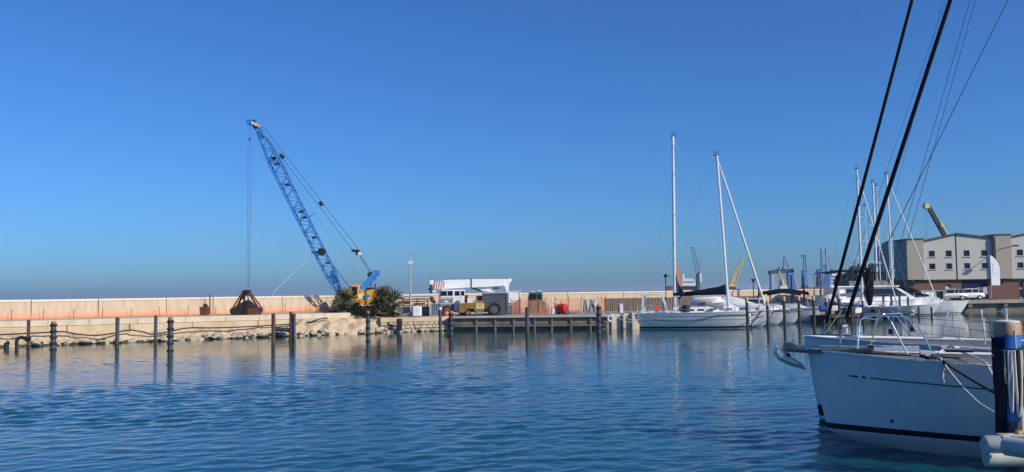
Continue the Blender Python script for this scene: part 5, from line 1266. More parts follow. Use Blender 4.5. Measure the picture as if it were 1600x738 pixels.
# ================================================================== FAR PORT
Dp = 760.0
pl = struct(put(MB().prism([V((-60, 1000, -1)), V((140, 900, -1)), V((700, 820, -1)), V((700, 1500, -1)), V((-60, 1500, -1))], (0, 0, 3.0)), 'port_land', 'far_dark', world=True))
def Q(px, py, D=Dp): return P(px, py, D)
def poly_part(nm, pts, m_, par, D=Dp, dy=6): return put(MB().prism([Q(x, y, D) for x, y in pts], V((0, dy, 0))), nm, m_, par, world=True)
def bar(nm, pts, r, m_, par, D=Dp, dy=0): return put(MB().tube([Q(x, y, D) + V((0, dy, 0)) for x, y in pts], r, 5), nm, m_, par, world=True)
def lattice(par, a, b, w0, w1, m_, D=Dp, n=10, r=.35):
    A, Bp = Q(*a, D), Q(*b, D); d = (Bp - A); sd_ = V((d.z, 0, -d.x)).normalized()
    jb = put(MB().tube([A - sd_ * w0, Bp - sd_ * w1], r, 4).tube([A + sd_ * w0, Bp + sd_ * w1], r, 4), 'jib', m_, par, world=True)
    m = MB()
    for i in range(n):
        u, v_ = i / n, (i + 1) / n; s = 1 if i % 2 else -1
        m.tube([A + d * u + sd_ * s * (w0 + (w1 - w0) * u), A + d * v_ - sd_ * s * (w0 + (w1 - w0) * v_)], r * .7, 3)
    put(m, 'lacing', m_, jb, world=True)
def port_thing(name, label, cat, px, D=Dp): return thing(name, label, cat, PX(px, D, 2.0))
t = port_thing('cargo_ship', 'distant red and white ship behind the sea wall between the two tall masts', 'ship', 1070, 900)
poly_part('hull', [(1044, 456), (1044, 448), (1050, 446.5), (1084, 447), (1090, 450), (1086, 456)], 'ship_red', t, 900, 14)
poly_part('superstructure', [(1066, 447), (1066, 438), (1070, 435), (1084, 436), (1086, 441), (1090, 447)], 'white_paint', t, 897, 18)
for k in range(5): poly_part('window', [(1068 + k * 3.6, 440), (1070 + k * 3.6, 440), (1070 + k * 3.6, 441.5), (1068 + k * 3.6, 441.5)], 'dark_glass', t, 896.5, .4)
poly_part('funnel', [(1066, 438), (1066.5, 428), (1069, 428), (1070, 438)], 'white_paint', t, 899)
poly_part('bow', [(1086, 456), (1088, 447), (1096, 453), (1097, 457)], 'white_paint', t, 895, 10)
t = port_thing('harbour_crane', 'distant orange crane jib beside the ship, just right of the tallest mast', 'harbour crane', 1064, 860)
poly_part('jib', [(1054, 402), (1057, 412), (1065, 431), (1066, 448), (1060, 448), (1057, 430)], 'port_orange', t, 860, 5)
t = port_thing('harbour_crane', 'distant blue grey mobile crane with slanting lattice jib between the two yacht masts', 'harbour crane', 1092)
lattice(t, (1091, 428), (1082, 386), 1.5, 1.2, 'port_blue', n=12); bar('jib_head', [(1079, 386), (1085, 386)], .7, 'port_grey', t)
poly_part('tower', [(1089, 455), (1090, 428), (1093, 426), (1094, 455)], 'far_dark', t); poly_part('cab', [(1093, 428), (1096, 426), (1097, 440), (1094, 442)], 'white_paint', t); 
t = port_thing('harbour_crane', 'distant paler crane with upright lattice jib directly right of the blue grey one', 'harbour crane', 1096, 860)
lattice(t, (1095, 452), (1095, 398), 1.6, 1.2, 'port_grey', D=860, n=12)
bar('jib_head', [(1092.5, 398), (1098, 398)], .6, 'port_grey', t, 860)
t = port_thing('harbour_crane', 'distant yellow crane leaning right, left of the furled forestay', 'harbour crane', 1147)
poly_part('body', [(1139, 448), (1139, 443), (1144, 440), (1151, 441), (1151, 448)], 'port_yellow', t); poly_part('undercarriage', [(1142, 455), (1142, 448), (1150, 448), (1150, 455)], 'far_dark', t)
lattice(t, (1146, 443), (1160, 406), 2.0, .7, 'port_yellow', n=9, r=.5); bar('strut', [(1141, 443), (1150, 420), (1158, 412)], .5, 'port_yellow', t)
poly_part('jib_plate', [(1143, 442), (1148, 424), (1150, 424), (1147, 442)], 'port_yellow', t, dy=2)
t = port_thing('vehicle_line', 'distant dark line of port vehicles right of the yellow crane', 'vehicles', 1160, 700); t['category'] = 'trucks'
for k in range(3): poly_part('truck', [(1152 + 7 * k, 456), (1152 + 7 * k, 451.5 + k * .5), (1157.5 + 7 * k, 451.5 + k * .5), (1157.5 + 7 * k, 456)], 'far_dark', t, 700, 3)
t = port_thing('gantry_crane', 'distant wide portal crane with white left leg and blue right leg', 'gantry crane', 1224)
poly_part('leg', [(1206, 455), (1205, 428), (1211, 428), (1211, 455)], 'port_grey', t); poly_part('leg', [(1234, 455), (1231, 424), (1240, 424), (1242, 440), (1244, 455)], 'port_blue_bright', t)
poly_part('girder', [(1204, 429), (1204, 423), (1217, 421), (1241, 420), (1241, 426), (1211, 428)], 'far_dark', t, dy=8)
poly_part('machine_house', [(1218, 421), (1219, 417), (1233, 417), (1233, 421)], 'port_grey', t); poly_part('operator_cabin', [(1234.5, 424), (1234.5, 420.5), (1241.5, 420.5), (1241.5, 424)], 'white_paint', t, dy=5)
bar('mast', [(1225, 420), (1226, 401), (1232, 418)], .7, 'port_blue', t); bar('mast', [(1224, 420), (1226, 401)], .9, 'port_blue', t); bar('stay', [(1206, 423), (1207, 415), (1212, 415)], .4, 'port_grey', t); bar('stay', [(1240, 430), (1245, 455)], .5, 'port_grey', t)
poly_part('trolley', [(1214, 424), (1214, 420), (1217, 420), (1217, 424)], 'port_orange', t, dy=3)
t = port_thing('harbour_crane', 'small distant yellow crane standing under the portal crane', 'harbour crane', 1223, 740)
bar('jib', [(1224, 448), (1220, 430), (1217, 424)], .9, 'port_yellow', t, 740); poly_part('body', [(1220, 448), (1221, 438), (1225, 436), (1226, 444), (1229, 448)], 'port_yellow', t, 740); poly_part('base', [(1219, 455), (1219, 447), (1231, 447), (1231, 455)], 'white_paint', t, 739)
t = port_thing('harbour_crane', 'distant slender blue crane with vertical jib between portal crane and tall frame crane', 'harbour crane', 1258)
lattice(t, (1258, 424), (1257, 399), 1.2, .9, 'port_blue', n=8, r=.5); poly_part('tower', [(1255, 448), (1256, 422), (1261, 422), (1261.5, 436), (1263, 448)], 'port_blue_bright', t); poly_part('jib_head', [(1255.3, 401), (1255.3, 398.5), (1259, 398.5), (1259, 401)], 'port_blue', t)
poly_part('portal', [(1254, 455), (1255, 447), (1263, 447), (1264, 455)], 'far_dark', t)
t = port_thing('ship_crane_frame', 'distant tall blue grey frame crane rising highest of the port cranes', 'harbour crane', 1290)
bar('frame', [(1283, 440), (1282.5, 387), (1290, 387), (1292, 440)], .6, 'port_blue', t); bar('frame', [(1286, 440), (1284, 395), (1291, 396)], .5, 'port_blue', t); bar('frame', [(1284, 410), (1293, 404), (1296, 400), (1299, 440)], .5, 'port_grey', t)
lattice(t, (1288, 440), (1287.5, 388), 2.2, 2.0, 'port_grey', n=10); poly_part('tower', [(1284, 455), (1284, 420), (1291, 414), (1293, 440), (1292, 455)], 'port_blue', t)
poly_part('house', [(1277, 428), (1279, 421), (1284, 422), (1284, 430)], 'port_blue_bright', t); poly_part('leg', [(1278, 455), (1279, 430), (1282, 430), (1281, 455)], 'far_dark', t)
bar('stay', [(1292, 390), (1300, 432)], .3, 'port_grey', t)
t = port_thing('port_building', 'distant low grey port sheds above the black bimini', 'shed', 1262, 800)
poly_part('wall', [(1246, 455), (1246, 451.5), (1276, 450), (1276, 455)], 'port_grey', t, 800, 20); poly_part('roof', [(1245, 451.5), (1247, 450.3), (1276, 449), (1277, 450.2)], 'ship_red', t, 798, 24)
t = port_thing('port_ship', 'distant white and blue ship superstructure above the motor yacht', 'ship', 1306, 650)
poly_part('superstructure', [(1296, 455), (1297, 440), (1300, 428), (1318, 428), (1320, 455)], 'white_paint', t, 650, 15)
for k in range(3): poly_part('deck_band', [(1299, 431 + 5 * k), (1318, 431 + 5 * k), (1318, 433 + 5 * k), (1299, 433 + 5 * k)], 'port_blue', t, 649.5, .6)
poly_part('funnel', [(1302, 428), (1302, 421), (1311, 421), (1311, 428)], 'port_blue', t, 652, 6)
# wooded rise behind the masts
rt_ = random.Random(4); m = MB()
for i in range(9000):
    u = rt_.random(); px = 1305 + u * 112; hgt = 14 * (.35 + .65 * math.sin(math.pi * min(1, max(0, (u - .0)) * 1.0)) ** .7) * (.75 + .35 * MN.noise(V((px * .06, 0, 2))))
    D = 330 + rt_.random() * 30; z = 1 + hgt * math.sqrt(rt_.random()); c = PX(px, D, z)
    a = V((rt_.gauss(0, 1), rt_.gauss(0, 1), rt_.gauss(0, 1))).normalized() * .8; b = a.cross(V((rt_.random(), rt_.random(), rt_.random()))).normalized() * .6
    m.add([c - a, c - b, c + a, c + b], [(0, 1, 2, 3)])
o = put(m, 'distant_woods', 'tree_far', world=True); o['kind'] = 'stuff'; o['label'] = 'dark distant trees behind the masts left of the building'
lnd = struct(put(MB().prism([PX(1300, 322, -.5), PX(1425, 322, -.5), PX(1425, 400, -.5), PX(1300, 400, -.5)], (0, 0, 3)), 'far_shore', 'far_dark', world=True))

# ================================================================== BUILDING ON THE RIGHT
BD = 126.0; ZQ = 1.42; UB = BD / FPX
def bX(px, y=420): return P(px, y, BD).x
bld = thing('harbour_building', 'two-storey grey harbour office over a brick ground floor with stepped gables', 'building', (bX(1417), BD, ZQ))
zt_ = P(1420, 437.5, BD).z
def bz(px, py): return P(px, py, BD).z
def slab(name, x0, x1, zl, zr, z0, y0, y1, m_, par=bld):
    return put(MB().prism([V((x0, y0, z0)), V((x1, y0, z0)), V((x1, y0, zr)), V((x0, y0, zl))], V((0, y1 - y0, 0))), name, m_, par, world=True)
# facade with window openings built from strips
def facade(px0, px1, ztl, ztr, wins, rows_):
    x0, x1 = bX(px0, 440), bX(px1, 440)
    xs = [x0]; 
    for a, b in wins: xs += [bX(a, 400), bX(b, 400)]
    xs.append(x1); zs_ = [zt_]
    for a, b in rows_: zs_ += [a, b]
    f = MB(); lo = min(ztl, ztr)
    def topz(x): return ztl + (ztr - ztl) * (x - x0) / (x1 - x0)
    for i in range(len(xs) - 1):
        zz = zs_ + [None]
        for j in range(len(zs_)):
            if i % 2 == 1 and j % 2 == 1: continue
            a, b = xs[i], xs[i + 1]; z0 = zs_[j]
            if j + 1 < len(zs_): f.prism([V((a, BD, z0)), V((b, BD, z0)), V((b, BD, zs_[j + 1])), V((a, BD, zs_[j + 1]))], V((0, .4, 0)))
            else: f.prism([V((a, BD, z0)), V((b, BD, z0)), V((b, BD, topz(b))), V((a, BD, topz(a)))], V((0, .4, 0)))
    put(f, 'upper_wall', 'render_grey', bld, world=True)
    for (a, b) in wins:
        for (z0, z1) in rows_:
            xa, xb = bX(a, 400), bX(b, 400)
            w_ = put(MB().beam((xa, BD + .1, z0 + .04), (xb, BD + .1, z0 + .04), .2, .08).beam((xa, BD + .1, z1 - .04), (xb, BD + .1, z1 - .04), .2, .08)
                     .box((xa + .05, BD + .1, (z0 + z1) / 2), (.06, .2, z1 - z0 - .16)).box((xb - .05, BD + .1, (z0 + z1) / 2), (.06, .2, z1 - z0 - .16)), 'window', 'galv', bld, world=True)
            xm = xa + (xb - xa) * .52
            for q, (c0, c1) in enumerate(((xa + .08, xm), (xm, xb - .08))):      # two sliding panes, one behind the other
                put(MB().box(((c0 + c1) / 2, BD + .18 + .03 * q, (z0 + z1) / 2), (c1 - c0 + .02, .02, z1 - z0 - .16)), 'pane', 'dark_glass', w_, world=True)
            put(MB().box(((xa + xb) / 2, BD - .03, z0 - .03), (xb - xa + .2, .16, .06)), 'sill', 'render_tan', w_, world=True)
rows_ = [(bz(1465, 421.5), bz(1465, 411)), (bz(1465, 402), bz(1465, 391))]
zpk = bz(1494, 366.5); 
facade(1442, 1494.5, bz(1442, 378), zpk, [(1450.5, 1461.5), (1477, 1488)], rows_)
facade(1497, 1552, zpk + .05, bz(1551, 372.5), [(1505, 1516), (1532.5, 1544)], rows_)
facade(1579, 1626, bz(1580, 371.5), bz(1625, 362), [(1588, 1599.5), (1609, 1620)], rows_)
facade(1629, 1680, bz(1625, 362), bz(1680, 372), [(1637, 1648), (1660, 1671)], rows_)
# towers
slab('stair_tower', bX(1415.5), bX(1441.8), bz(1416, 375.5), bz(1416, 375.5) + .05, zt_, BD - .5, BD + 8, 'render_tan')
slab('stair_tower', bX(1552.2), bX(1578.8), bz(1552, 368.5), bz(1552, 368.5) + .1, zt_, BD - .5, BD + 8, 'render_tan')
# parapets
for (a, b, za, zb_) in ((1442, 1494.5, bz(1442, 378), zpk), (1497, 1552, zpk + .05, bz(1551, 372.5)), (1579, 1626, bz(1580, 371.5), bz(1625, 362)), (1629, 1680, bz(1625, 362), bz(1680, 372))):
    put(MB().beam((bX(a, 440), BD - .02, za + .07), (bX(b, 440), BD - .02, zb_ + .07), .5, .16), 'parapet', 'parapet_dark', bld, world=True)
for (a, b, z_) in ((1415.5, 1441.8, bz(1416, 375.5)), (1552.2, 1578.8, bz(1552, 368.5))):
    put(MB().beam((bX(a) - .1, BD + 3, z_ + .1), (bX(b) + .1, BD + 3, z_ + .14), 7.2, .16), 'parapet', 'parapet_dark', bld, world=True)
put(MB().box(((bX(1495.7)), BD + .1, (zt_ + zpk) / 2), (.26, .12, zpk - zt_)), 'drainpipe', 'parapet_dark', bld, world=True)
put(MB().box(((bX(1551.9, 400)), BD - .56, (zt_ + bz(1552, 372)) / 2), (.14, .1, bz(1552, 370) - zt_)), 'drainpipe', 'parapet_dark', bld, world=True)
# ground floor: brick, with doors
zb0 = ZQ
def brick(a, b, z1=zt_, z0=zb0): return slab('brick_wall', bX(a, 455), bX(b, 455), z1, z1, z0, BD + .35, BD + .8, 'brick')
for a, b in ((1416.5, 1478), (1488, 1505), (1546, 1594.5)): brick(a, b)
brick(1478.1, 1487.9, zt_, bz(1480, 445))
slab('brick_wall', bX(1600), bX(1680), zt_, zt_, zb0, BD + .35, BD + .8, 'brick')
slab('floor_band', bX(1416), bX(1680), zt_, zt_, zt_ - .12, BD - .02, BD + 8, 'parapet_dark')
dr = slab('door', bX(1478.3), bX(1487.7), bz(1480, 445.2), bz(1480, 445.2), zb0, BD + .5, BD + .6, 'frame_white'); put(MB().box((bX(1483), BD + .48, zb0 + .8), (.55, .03, 1.3)), 'door_panel', 'dark_glass', dr, world=True)
put(MB().box((bX(1483), BD + .48, bz(1480, 446.5)), (.6, .03, .2)), 'fanlight', 'dark_glass', dr, world=True)
bluep = slab('entrance_screen', bX(1505.2), bX(1545.8), zt_ - .13, zt_ - .13, zb0, BD + .45, BD + .7, 'blue_door')
for a, b in ((1507, 1514), (1516, 1523.5), (1527, 1534.5), (1536.5, 1543.5)):
    put(MB().box(((bX(a) + bX(b)) / 2, BD + .43, zb0 + (.95 if b < 1530 else 1.15)), (bX(b) - bX(a), .05, 1.0)), 'poster', 'grey_sheet' if a == 1527 else 'galv', bluep, world=True)
slab('glazed_door', bX(1594.8), bX(1606), zt_ - .13, zt_ - .13, zb0, BD + .5, BD + .6, 'frame_white')
for x in (1596.5, 1602): 
    for z in (.75, 2.1): put(MB().box((bX(x) + .1, BD + .47, zb0 + z), (.38, .03, 1.1)), 'pane', 'dark_glass', bld, world=True)
put(MB().box(((bX(1416.5) + bX(1680)) / 2, BD + 6, (zb0 + zt_) / 2 - .1), (bX(1680) - bX(1416.5) - .4, 10, zt_ - zb0 - .4)), 'core', 'interior', bld, world=True)
put(MB().prism([V((bX(1418), BD + .45, zt_)), V((bX(1680), BD + .45, zt_)), V((bX(1680), BD + .45, bz(1442, 380))), V((bX(1418), BD + .45, bz(1442, 380)))], V((0, 11, 0))), 'upper_core', 'render_grey', bld, world=True)
put(MB().tube([(bX(1565), BD + 3, bz(1565, 370)), (bX(1565), BD + 3, bz(1565, 354))], .03, 5), 'aerial', 'galv', bld, world=True)
# wall lamp on arm
lt = put(MB().tube([(bX(1560), BD - .5, bz(1560, 390)), (bX(1567), BD - 3.0, bz(1567, 386.2))], .05, 6).box((bX(1566.8, 386), BD - 3.2, bz(1567, 386)), (.7, .5, .22)), 'wall_lamp', 'machine_dark', bld, world=True)
# flag banner
fp = PX(1551, 117.5, ZQ)
t = thing('feather_flag', 'tall white feather flag on a pole before the brick wall', 'flag', fp)
D_ = 117.5
def F(x, y, dy=0): p = P(x, y, D_); return V((p.x, D_ + dy, p.z))
outl = [(1547, 399), (1551, 401), (1556, 406), (1560, 412), (1562, 418), (1562.5, 430), (1562.8, 446), (1549.5, 446), (1548.5, 425)]
put(MB().prism([F(*q) for q in outl], V((0, .03, 0))), 'cloth', 'flag_white', t, world=True)
put(MB().tube([F(1549, 468, .05), F(1549, 446, .05), F(1548, 422, .05), F(1546.5, 398.5, .05)], .05, 6), 'pole', 'galv', t, world=True)
for k, (y, h_) in enumerate(((412, 2.2), (417, 1.6), (421, 2.6), (426, 1.4))):
    put(MB().prism([F(1550.5, y, -.01), F(1551.8, y, -.01), F(1551.8, y + h_, -.01), F(1550.5, y + h_, -.01)], V((0, .006, 0))), 'printed_mark', 'flag_print', t, world=True)
put(MB().prism([F(1553, 428, -.01), F(1558, 428, -.01), F(1558, 428.6, -.01), F(1553, 428.6, -.01)], V((0, .006, 0))), 'printed_mark', 'flag_print', t, world=True)
put(MB().box(V((fp.x, fp.y, ZQ + .06)), (.8, .8, .12)), 'base', 'machine_dark', t, world=True)
tag(put(MB().tube([V((bX(1587), 121, ZQ)), V((bX(1587), 121, ZQ + .95))], .09, 8).tube([V((bX(1587), 121, ZQ + .95)), V((bX(1587), 121, ZQ + 1.02))], .12, 8), 'bollard', 'render_tan', world=True), 'short pale bollard before the brick wall near the glazed door', 'bollard')

# cars
def car(label, c, hdg, col, est=True):
    t = thing('parked_car', label, 'car', c, hdg, 'cars parked on the far quay')
    def sec(x, zs, ws): return [V((x, s * w_, z)) for s, w_, z in ([(-1, w_, z) for w_, z in zip(ws, zs)] + [(1, w_, z) for w_, z in zip(ws[::-1], zs[::-1])])]
    bodyp = [(-2.15, .35, .62), (-2.1, .3, .85), (-1.6, .28, .92), (1.0, .28, .95), (1.9, .3, .88), (2.15, .35, .6)]
    m = MB(); m.loft([sec(x, [z0, (z0 + z1) / 2, z1], [.78, .86, .76]) for x, z0, z1 in bodyp], closed=True)
    b = put(m, 'body', col, t, smooth=True); bevel(b, .04)
    g_ = [(-1.05, .9, .72), (-.45, 1.42, .6), (1.3 if est else .9, 1.44, .6), (1.95 if est else 1.6, .9, .72)]
    m = MB().prism([V((x, -.68, z)) for x, z, _ in g_], V((0, 1.36, 0))); put(m, 'greenhouse', 'dark_glass', t)
    put(MB().prism([V((-.5, -.64, 1.41)), V((1.35 if est else .95, -.64, 1.43)), V((1.2 if est else .8, -.6, 1.5)), V((-.35, -.6, 1.49))], V((0, 1.26, 0))), 'roof', col, t)
    for x in (-.98, .45, 1.32 if est else .98):
        for s in (-1, 1): put(MB().beam((x + (-.0), s * .69, .92), (x + (.45 if x < -.6 else .0 if x < 1 else -.05), s * .66, 1.42), .05, .07), 'window_pillar', col, t)
    for x in (-1.35, 1.35):
        for s in (-1, 1):
            put(MB().wheel((x, s * .74, .32), .37, .2, (0, 1, 0), 18), 'wheel_arch', 'machine_dark', t)
            wl = put(MB().wheel((x, s * .80, .32), .32, .2, (0, 1, 0), 18), 'wheel', 'rubber', t, smooth=True); put(MB().wheel((x, s * .91, .32), .19, .03, (0, 1, 0), 12), 'rim', 'galv', wl)
    for s in (-.6, .6):
        put(MB().box((-2.12, s, .68), (.08, .3, .12)), 'headlight', 'frame_white', t); put(MB().box((2.13, s, .7), (.06, .24, .2)), 'tail_light', 'red_paint', t)
        put(MB().box((-.85, s * 1.55, .95), (.15, .18, .12)), 'wing_mirror', col, t)
    put(MB().box((-2.16, 0, .45), (.05, 1.2, .12)), 'grille', 'machine_dark', t)
    return t
car('white hatchback parked before the blue entrance doors', PX(1509.5, 120.5, ZQ), rad(4), 'car_white')
car('silver low car parked in front of and left of the white hatchback', PX(1482, 118.5, ZQ), rad(2), 'car_silver', False)
# yellow crane behind the building
t = thing('mobile_crane', 'yellow telescopic crane jib rising behind the harbour office', 'crane', PX(1482, 190, ZQ))
put(MB().beam(P(1478, 372, 190), P(1451, 324, 190), .8, .8), 'boom', 'machine_dark', t, world=True)
put(MB().beam(P(1480, 371, 190.5), P(1466, 346, 190.5), .7, .9), 'boom_inner', 'render_grey', t, world=True)
put(MB().beam(P(1478, 372, 190), P(1500, 430, 190), 1.2, 1.2), 'boom_base', 'port_yellow', t, world=True)
put(MB().prism([P(1444.5, 323, 189), P(1447, 317.5, 189), P(1452, 319, 189), P(1453.5, 325, 189), P(1448, 326, 189)], V((0, 1.2, 0))), 'boom_head', 'port_yellow', t, world=True)
put(MB().box(P(1472, 352, 189), (.6, .6, .6)), 'sheave_block', 'port_yellow', t, world=True)
for x0, x1 in ((1446.5, 1445), (1449, 1448.3)): put(MB().tube([P(x0, 325, 189.5), P(x1, 450, 189.5)], .05, 4), 'hoist_rope', 'galv', t, world=True)
put(MB().box(PX(1500, 190, ZQ + 1.5), (7, 3, 2.6)), 'carrier', 'port_yellow', t, world=True)

# ================================================================== FOREGROUND YACHTS
AX = rad(180 - 24)
hv = V((math.cos(AX), math.sin(AX), 0))
FB_, FS_, FL_, FBm, FR = 2.0, 1.55, 14.5, 4.4, .42
def fore_yacht(label, bow, B, fb, fs, L, rake, zb, stern_dir=hv, fine=.92, ff=.85):
    st = bow - stern_dir * L; t = thing('sailing_yacht', label, 'sailing boat', (st.x, st.y, 0), math.atan2(stern_dir.y, stern_dir.x), 'yachts moored beside the camera')
    make_hull(t, L, B, fb, fs, rake, 'gelcoat', tw=.8, fine=fine, deck='teak_grey', zb=zb, ns=44, bottom='gelcoat_worn', ff=ff)
    for sg in (-1, 1):   # white covering board and slotted toe rail
        ts = [i / 40 for i in range(41)]
        put(MB().loft([[hull_pt(L, B, fb, fs, rake, u, sheer_z(fb, fs, u), sg, .8, fine) * 1 + V((0, -sg * q, zz)) for q, zz in ((0, .035), (.07, .045), (.075, .0))] for u in ts], cap=False), 'covering_board', 'gelcoat', t, smooth=True)
    return t
bow1 = P(1262, 546, 19.3); 
Y1 = fore_yacht('nearest yacht, bow with anchor and arrow stripe, beside the roped pile at the right edge', V((bow1.x, bow1.y, 0)), FBm, bow1.z - .03, FS_, FL_, FR, (.34, .46))
b1z = bow1.z - .03
M1 = root_matrix(Y1); M1i = M1.inverted()
bow2 = P(1257, 525, 23.2)
Y2 = fore_yacht('second big yacht lying just beyond the nearest yacht, only its bow deck and stem showing', V((bow2.x, bow2.y, 0)), FBm, bow2.z - .03, 1.7, 14.0, .30, (.05, .33), ff=0)
M2i = root_matrix(Y2).inverted(); b2z = bow2.z - .03
def near(par, nm, pts, r, m_, n=8, smooth=True): return put(MB().tube(pts, r, n), nm, m_, par, world=True, smooth=smooth)
# arrow cove stripe following the hull (starboard-of-picture side facing camera is the port side)
def hp1(u, z, off=.006):
    p = hull_pt(FL_, FBm, b1z, FS_, FR, u, z, 1, .8, .92); return p + V((.0, off, 0))
SIDE = 1 if (M1 @ V((FL_ * .8, 1, 1))).y < (M1 @ V((FL_ * .8, -1, 1))).y else -1
def hp(u, z, off=.006):
    p = hull_pt(FL_, FBm, b1z, FS_, FR, u, z, SIDE, .8, .92)
    q = hull_pt(FL_, FBm, b1z, FS_, FR, u - .01, z, SIDE, .8, .92); d = (p - q); n = V((-d.y, d.x, 0)); n = n.normalized() * (1 if n.y * SIDE > 0 else -1); return p + n * off
def zst(u): return sheer_z(b1z, FS_, u) - .43 + .04 * (1 - u)
us = [.918 - .6 * i / 40 for i in range(41)]
put(MB().loft([[hp(u, zst(u) - .011), hp(u, zst(u) + .011)] for u in us], cap=False), 'cove_stripe', 'antifoul', Y1)
u0 = .936; put(MB().add([hp(u0 + .016, zst(u0)), hp(u0, zst(u0) + .022), hp(u0 - .003, zst(u0)), hp(u0, zst(u0) - .022)], [(0, 1, 2, 3)]), 'stripe_arrow', 'antifoul', Y1)
u0 = .9265; put(MB().add([hp(u0 + .003, zst(u0), .008), hp(u0, zst(u0) + .035, .008), hp(u0 - .003, zst(u0), .008), hp(u0, zst(u0) - .035, .008)], [(0, 1, 2, 3)]), 'stripe_diamond', 'antifoul', Y1)
put(MB().wheel(hp(.90, .62, .0), .035, .04, (0, 1, 0), 12), 'skin_fitting', 'machine_dark', Y1)
# bow roller platform and anchor
put(MB().prism([M1 @ V(p) for p in ((FL_ + .40, -.14, b1z - .02), (FL_ + .40, .14, b1z - .02), (FL_ - .1, .26, b1z - .04), (FL_ - 1.3, .45, b1z + .01), (FL_ - 1.3, -.45, b1z + .01), (FL_ - .1, -.26, b1z - .04))], V((0, 0, .07))), 'bow_platform', 'container_grey', Y1, world=True)
for sy in (-.12, .12):
    put(MB().prism([M1 @ V(p) for p in ((FL_ + .46, sy, b1z - .02), (FL_ + .50, sy, b1z + .12), (FL_ + .4, sy, b1z + .18), (FL_ + .2, sy, b1z + .1), (FL_ - .1, sy, b1z + .03), (FL_ + .2, sy, b1z - .02))], M1.to_3x3() @ V((0, .02, 0))), 'roller_cheek', 'container_grey', Y1, world=True)
put(MB().wheel(M1 @ V((FL_ + .40, 0, b1z + .07)), .07, .2, M1.to_3x3() @ V((0, 1, 0)), 12), 'anchor_roller', 'machine_dark', Y1, world=True)
anc = thing('anchor', '', '', (0, 0, 0)); del anc['label']; del anc['category']; anc.parent = Y1; anc.location = (FL_ + .6, 0, b1z)
def al(p): return V((FL_ - .24, 0, b1z)) + V(p)
sh = MB().prism([al(p) - anc.location for p in ((.25, -.02, .10), (.72, -.02, .12), (.86, -.02, .02), (.62, -.02, -.26), (.52, -.02, -.22), (.68, -.02, .02), (.25, -.02, .04))], V((0, .04, 0))); put(sh, 'shank', 'anchor_galv', anc)
fl = MB()
secs = [[al((x, y, z)) - anc.location for x, z in ((.90, .09), (.965, -.04), (.87, -.20), (.62, -.33), (.28, -.41), (.50, -.27), (.72, -.15), (.84, .0))] for y in (-.14, 0, .14)]
for k, q_ in enumerate(secs):
    if k != 1:
        c_ = sum(q_, V((0, 0, 0))) / 8
        secs[k] = [c_ + (p - c_) * .72 + V((-.03, 0, .05)) for p in q_]
fl.loft(secs, closed=True)
put(fl, 'fluke', 'anchor_galv', anc)
put(MB().wheel(al((.64, 0, -.1)) - anc.location, .04, .12, (0, 1, 0), 10), 'swivel', 'rust', anc)
put(MB().tube([M1i @ p for p in [M1 @ V((FL_ + .3, 0, b1z + .1)), M1 @ V((FL_ - .9, 0, b1z + .1)), M1 @ V((FL_ - 1.6, 0, b1z + .07))]], .018, 6), 'chain', 'galv', Y1)
# deck hatch box and windlass
o = put(MB().prism([M1 @ V(p) for p in ((FL_ - 2.2, -.1, b1z + .03), (FL_ - 1.2, -.16, b1z + .03), (FL_ - 1.2, .16, b1z + .16), (FL_ - 2.2, .1, b1z + .07))], M1.to_3x3() @ V((0, .1, .0))), 'anchor_locker_lid', 'gelcoat', Y1, world=True)
put(MB().box((FL_ - 1.75, 0, b1z + .07), (.85, .5, .09)), 'locker_hatch', 'gelcoat', Y1)
put(MB().box((FL_ - 2.9, 0, b1z + .05), (.5, .5, .05)), 'deck_hatch', 'dark_glass', Y1)
trunk_cabin(Y1, 5.0, 10.2, 2.3, FS_ + .16, .38)
# pulpit 1 (stainless)
Dn, Df = 17.7, 19.0
pul = near(Y1, 'pulpit', [P(1339.5, 548, 18.6), P(1342, 515, 18.6), P(1344, 500, 18.6), P(1350, 495, 18.55), P(1368, 493.5, 18.3), P(1395, 494.5, 18.0), P(1420, 495, 17.75), P(1428, 500, 17.7), P(1441, 521, 17.65), P(1454, 546, 17.6)], .017, 'steel')
near(Y1, 'pulpit_leg', [P(1386, 495, 18.05), P(1392, 503, 18.0), P(1405, 529, 17.95), P(1418, 554, 17.9)], .017, 'steel')
near(Y1, 'pulpit', [P(1360, 543, 19.6), P(1366, 518, 19.5), P(1372, 500, 19.4), P(1380, 491, 19.3), P(1405, 490, 19.4), P(1420, 500, 19.6), P(1432, 519, 19.8)], .016, 'steel')
near(Y1, 'pulpit_crossbar', [P(1344, 500, 18.6), P(1352, 497, 18.9), P(1372, 500, 19.4)], .014, 'steel')
near(Y1, 'pulpit_brace', [P(1342, 520, 18.6), P(1362, 524, 19.5)], .012, 'steel')
for (a, b) in (((1425, 497, 17.7), (1700, 514, 15.5)), ((1441, 521, 17.65), (1700, 545, 15.5))): near(Y1, 'lifeline', [P(*a), P(*b)], .004, 'rope_dark', 4)
# furler drum, forestay (thick, black) and halyards
mx1 = V((0, 0, 0))
def stay(par, nm, a, b, D0, D1, r, m_, ext=2.2, n=6):
    # a: lower pixel, b: pixel at picture top; continue to the masthead out of frame
    A = P(a[0], a[1], D0); Bq = P(b[0], b[1], D1); T = A + (Bq - A) * ext; return put(MB().tube([A, T], r, n), nm, m_, par, world=True)
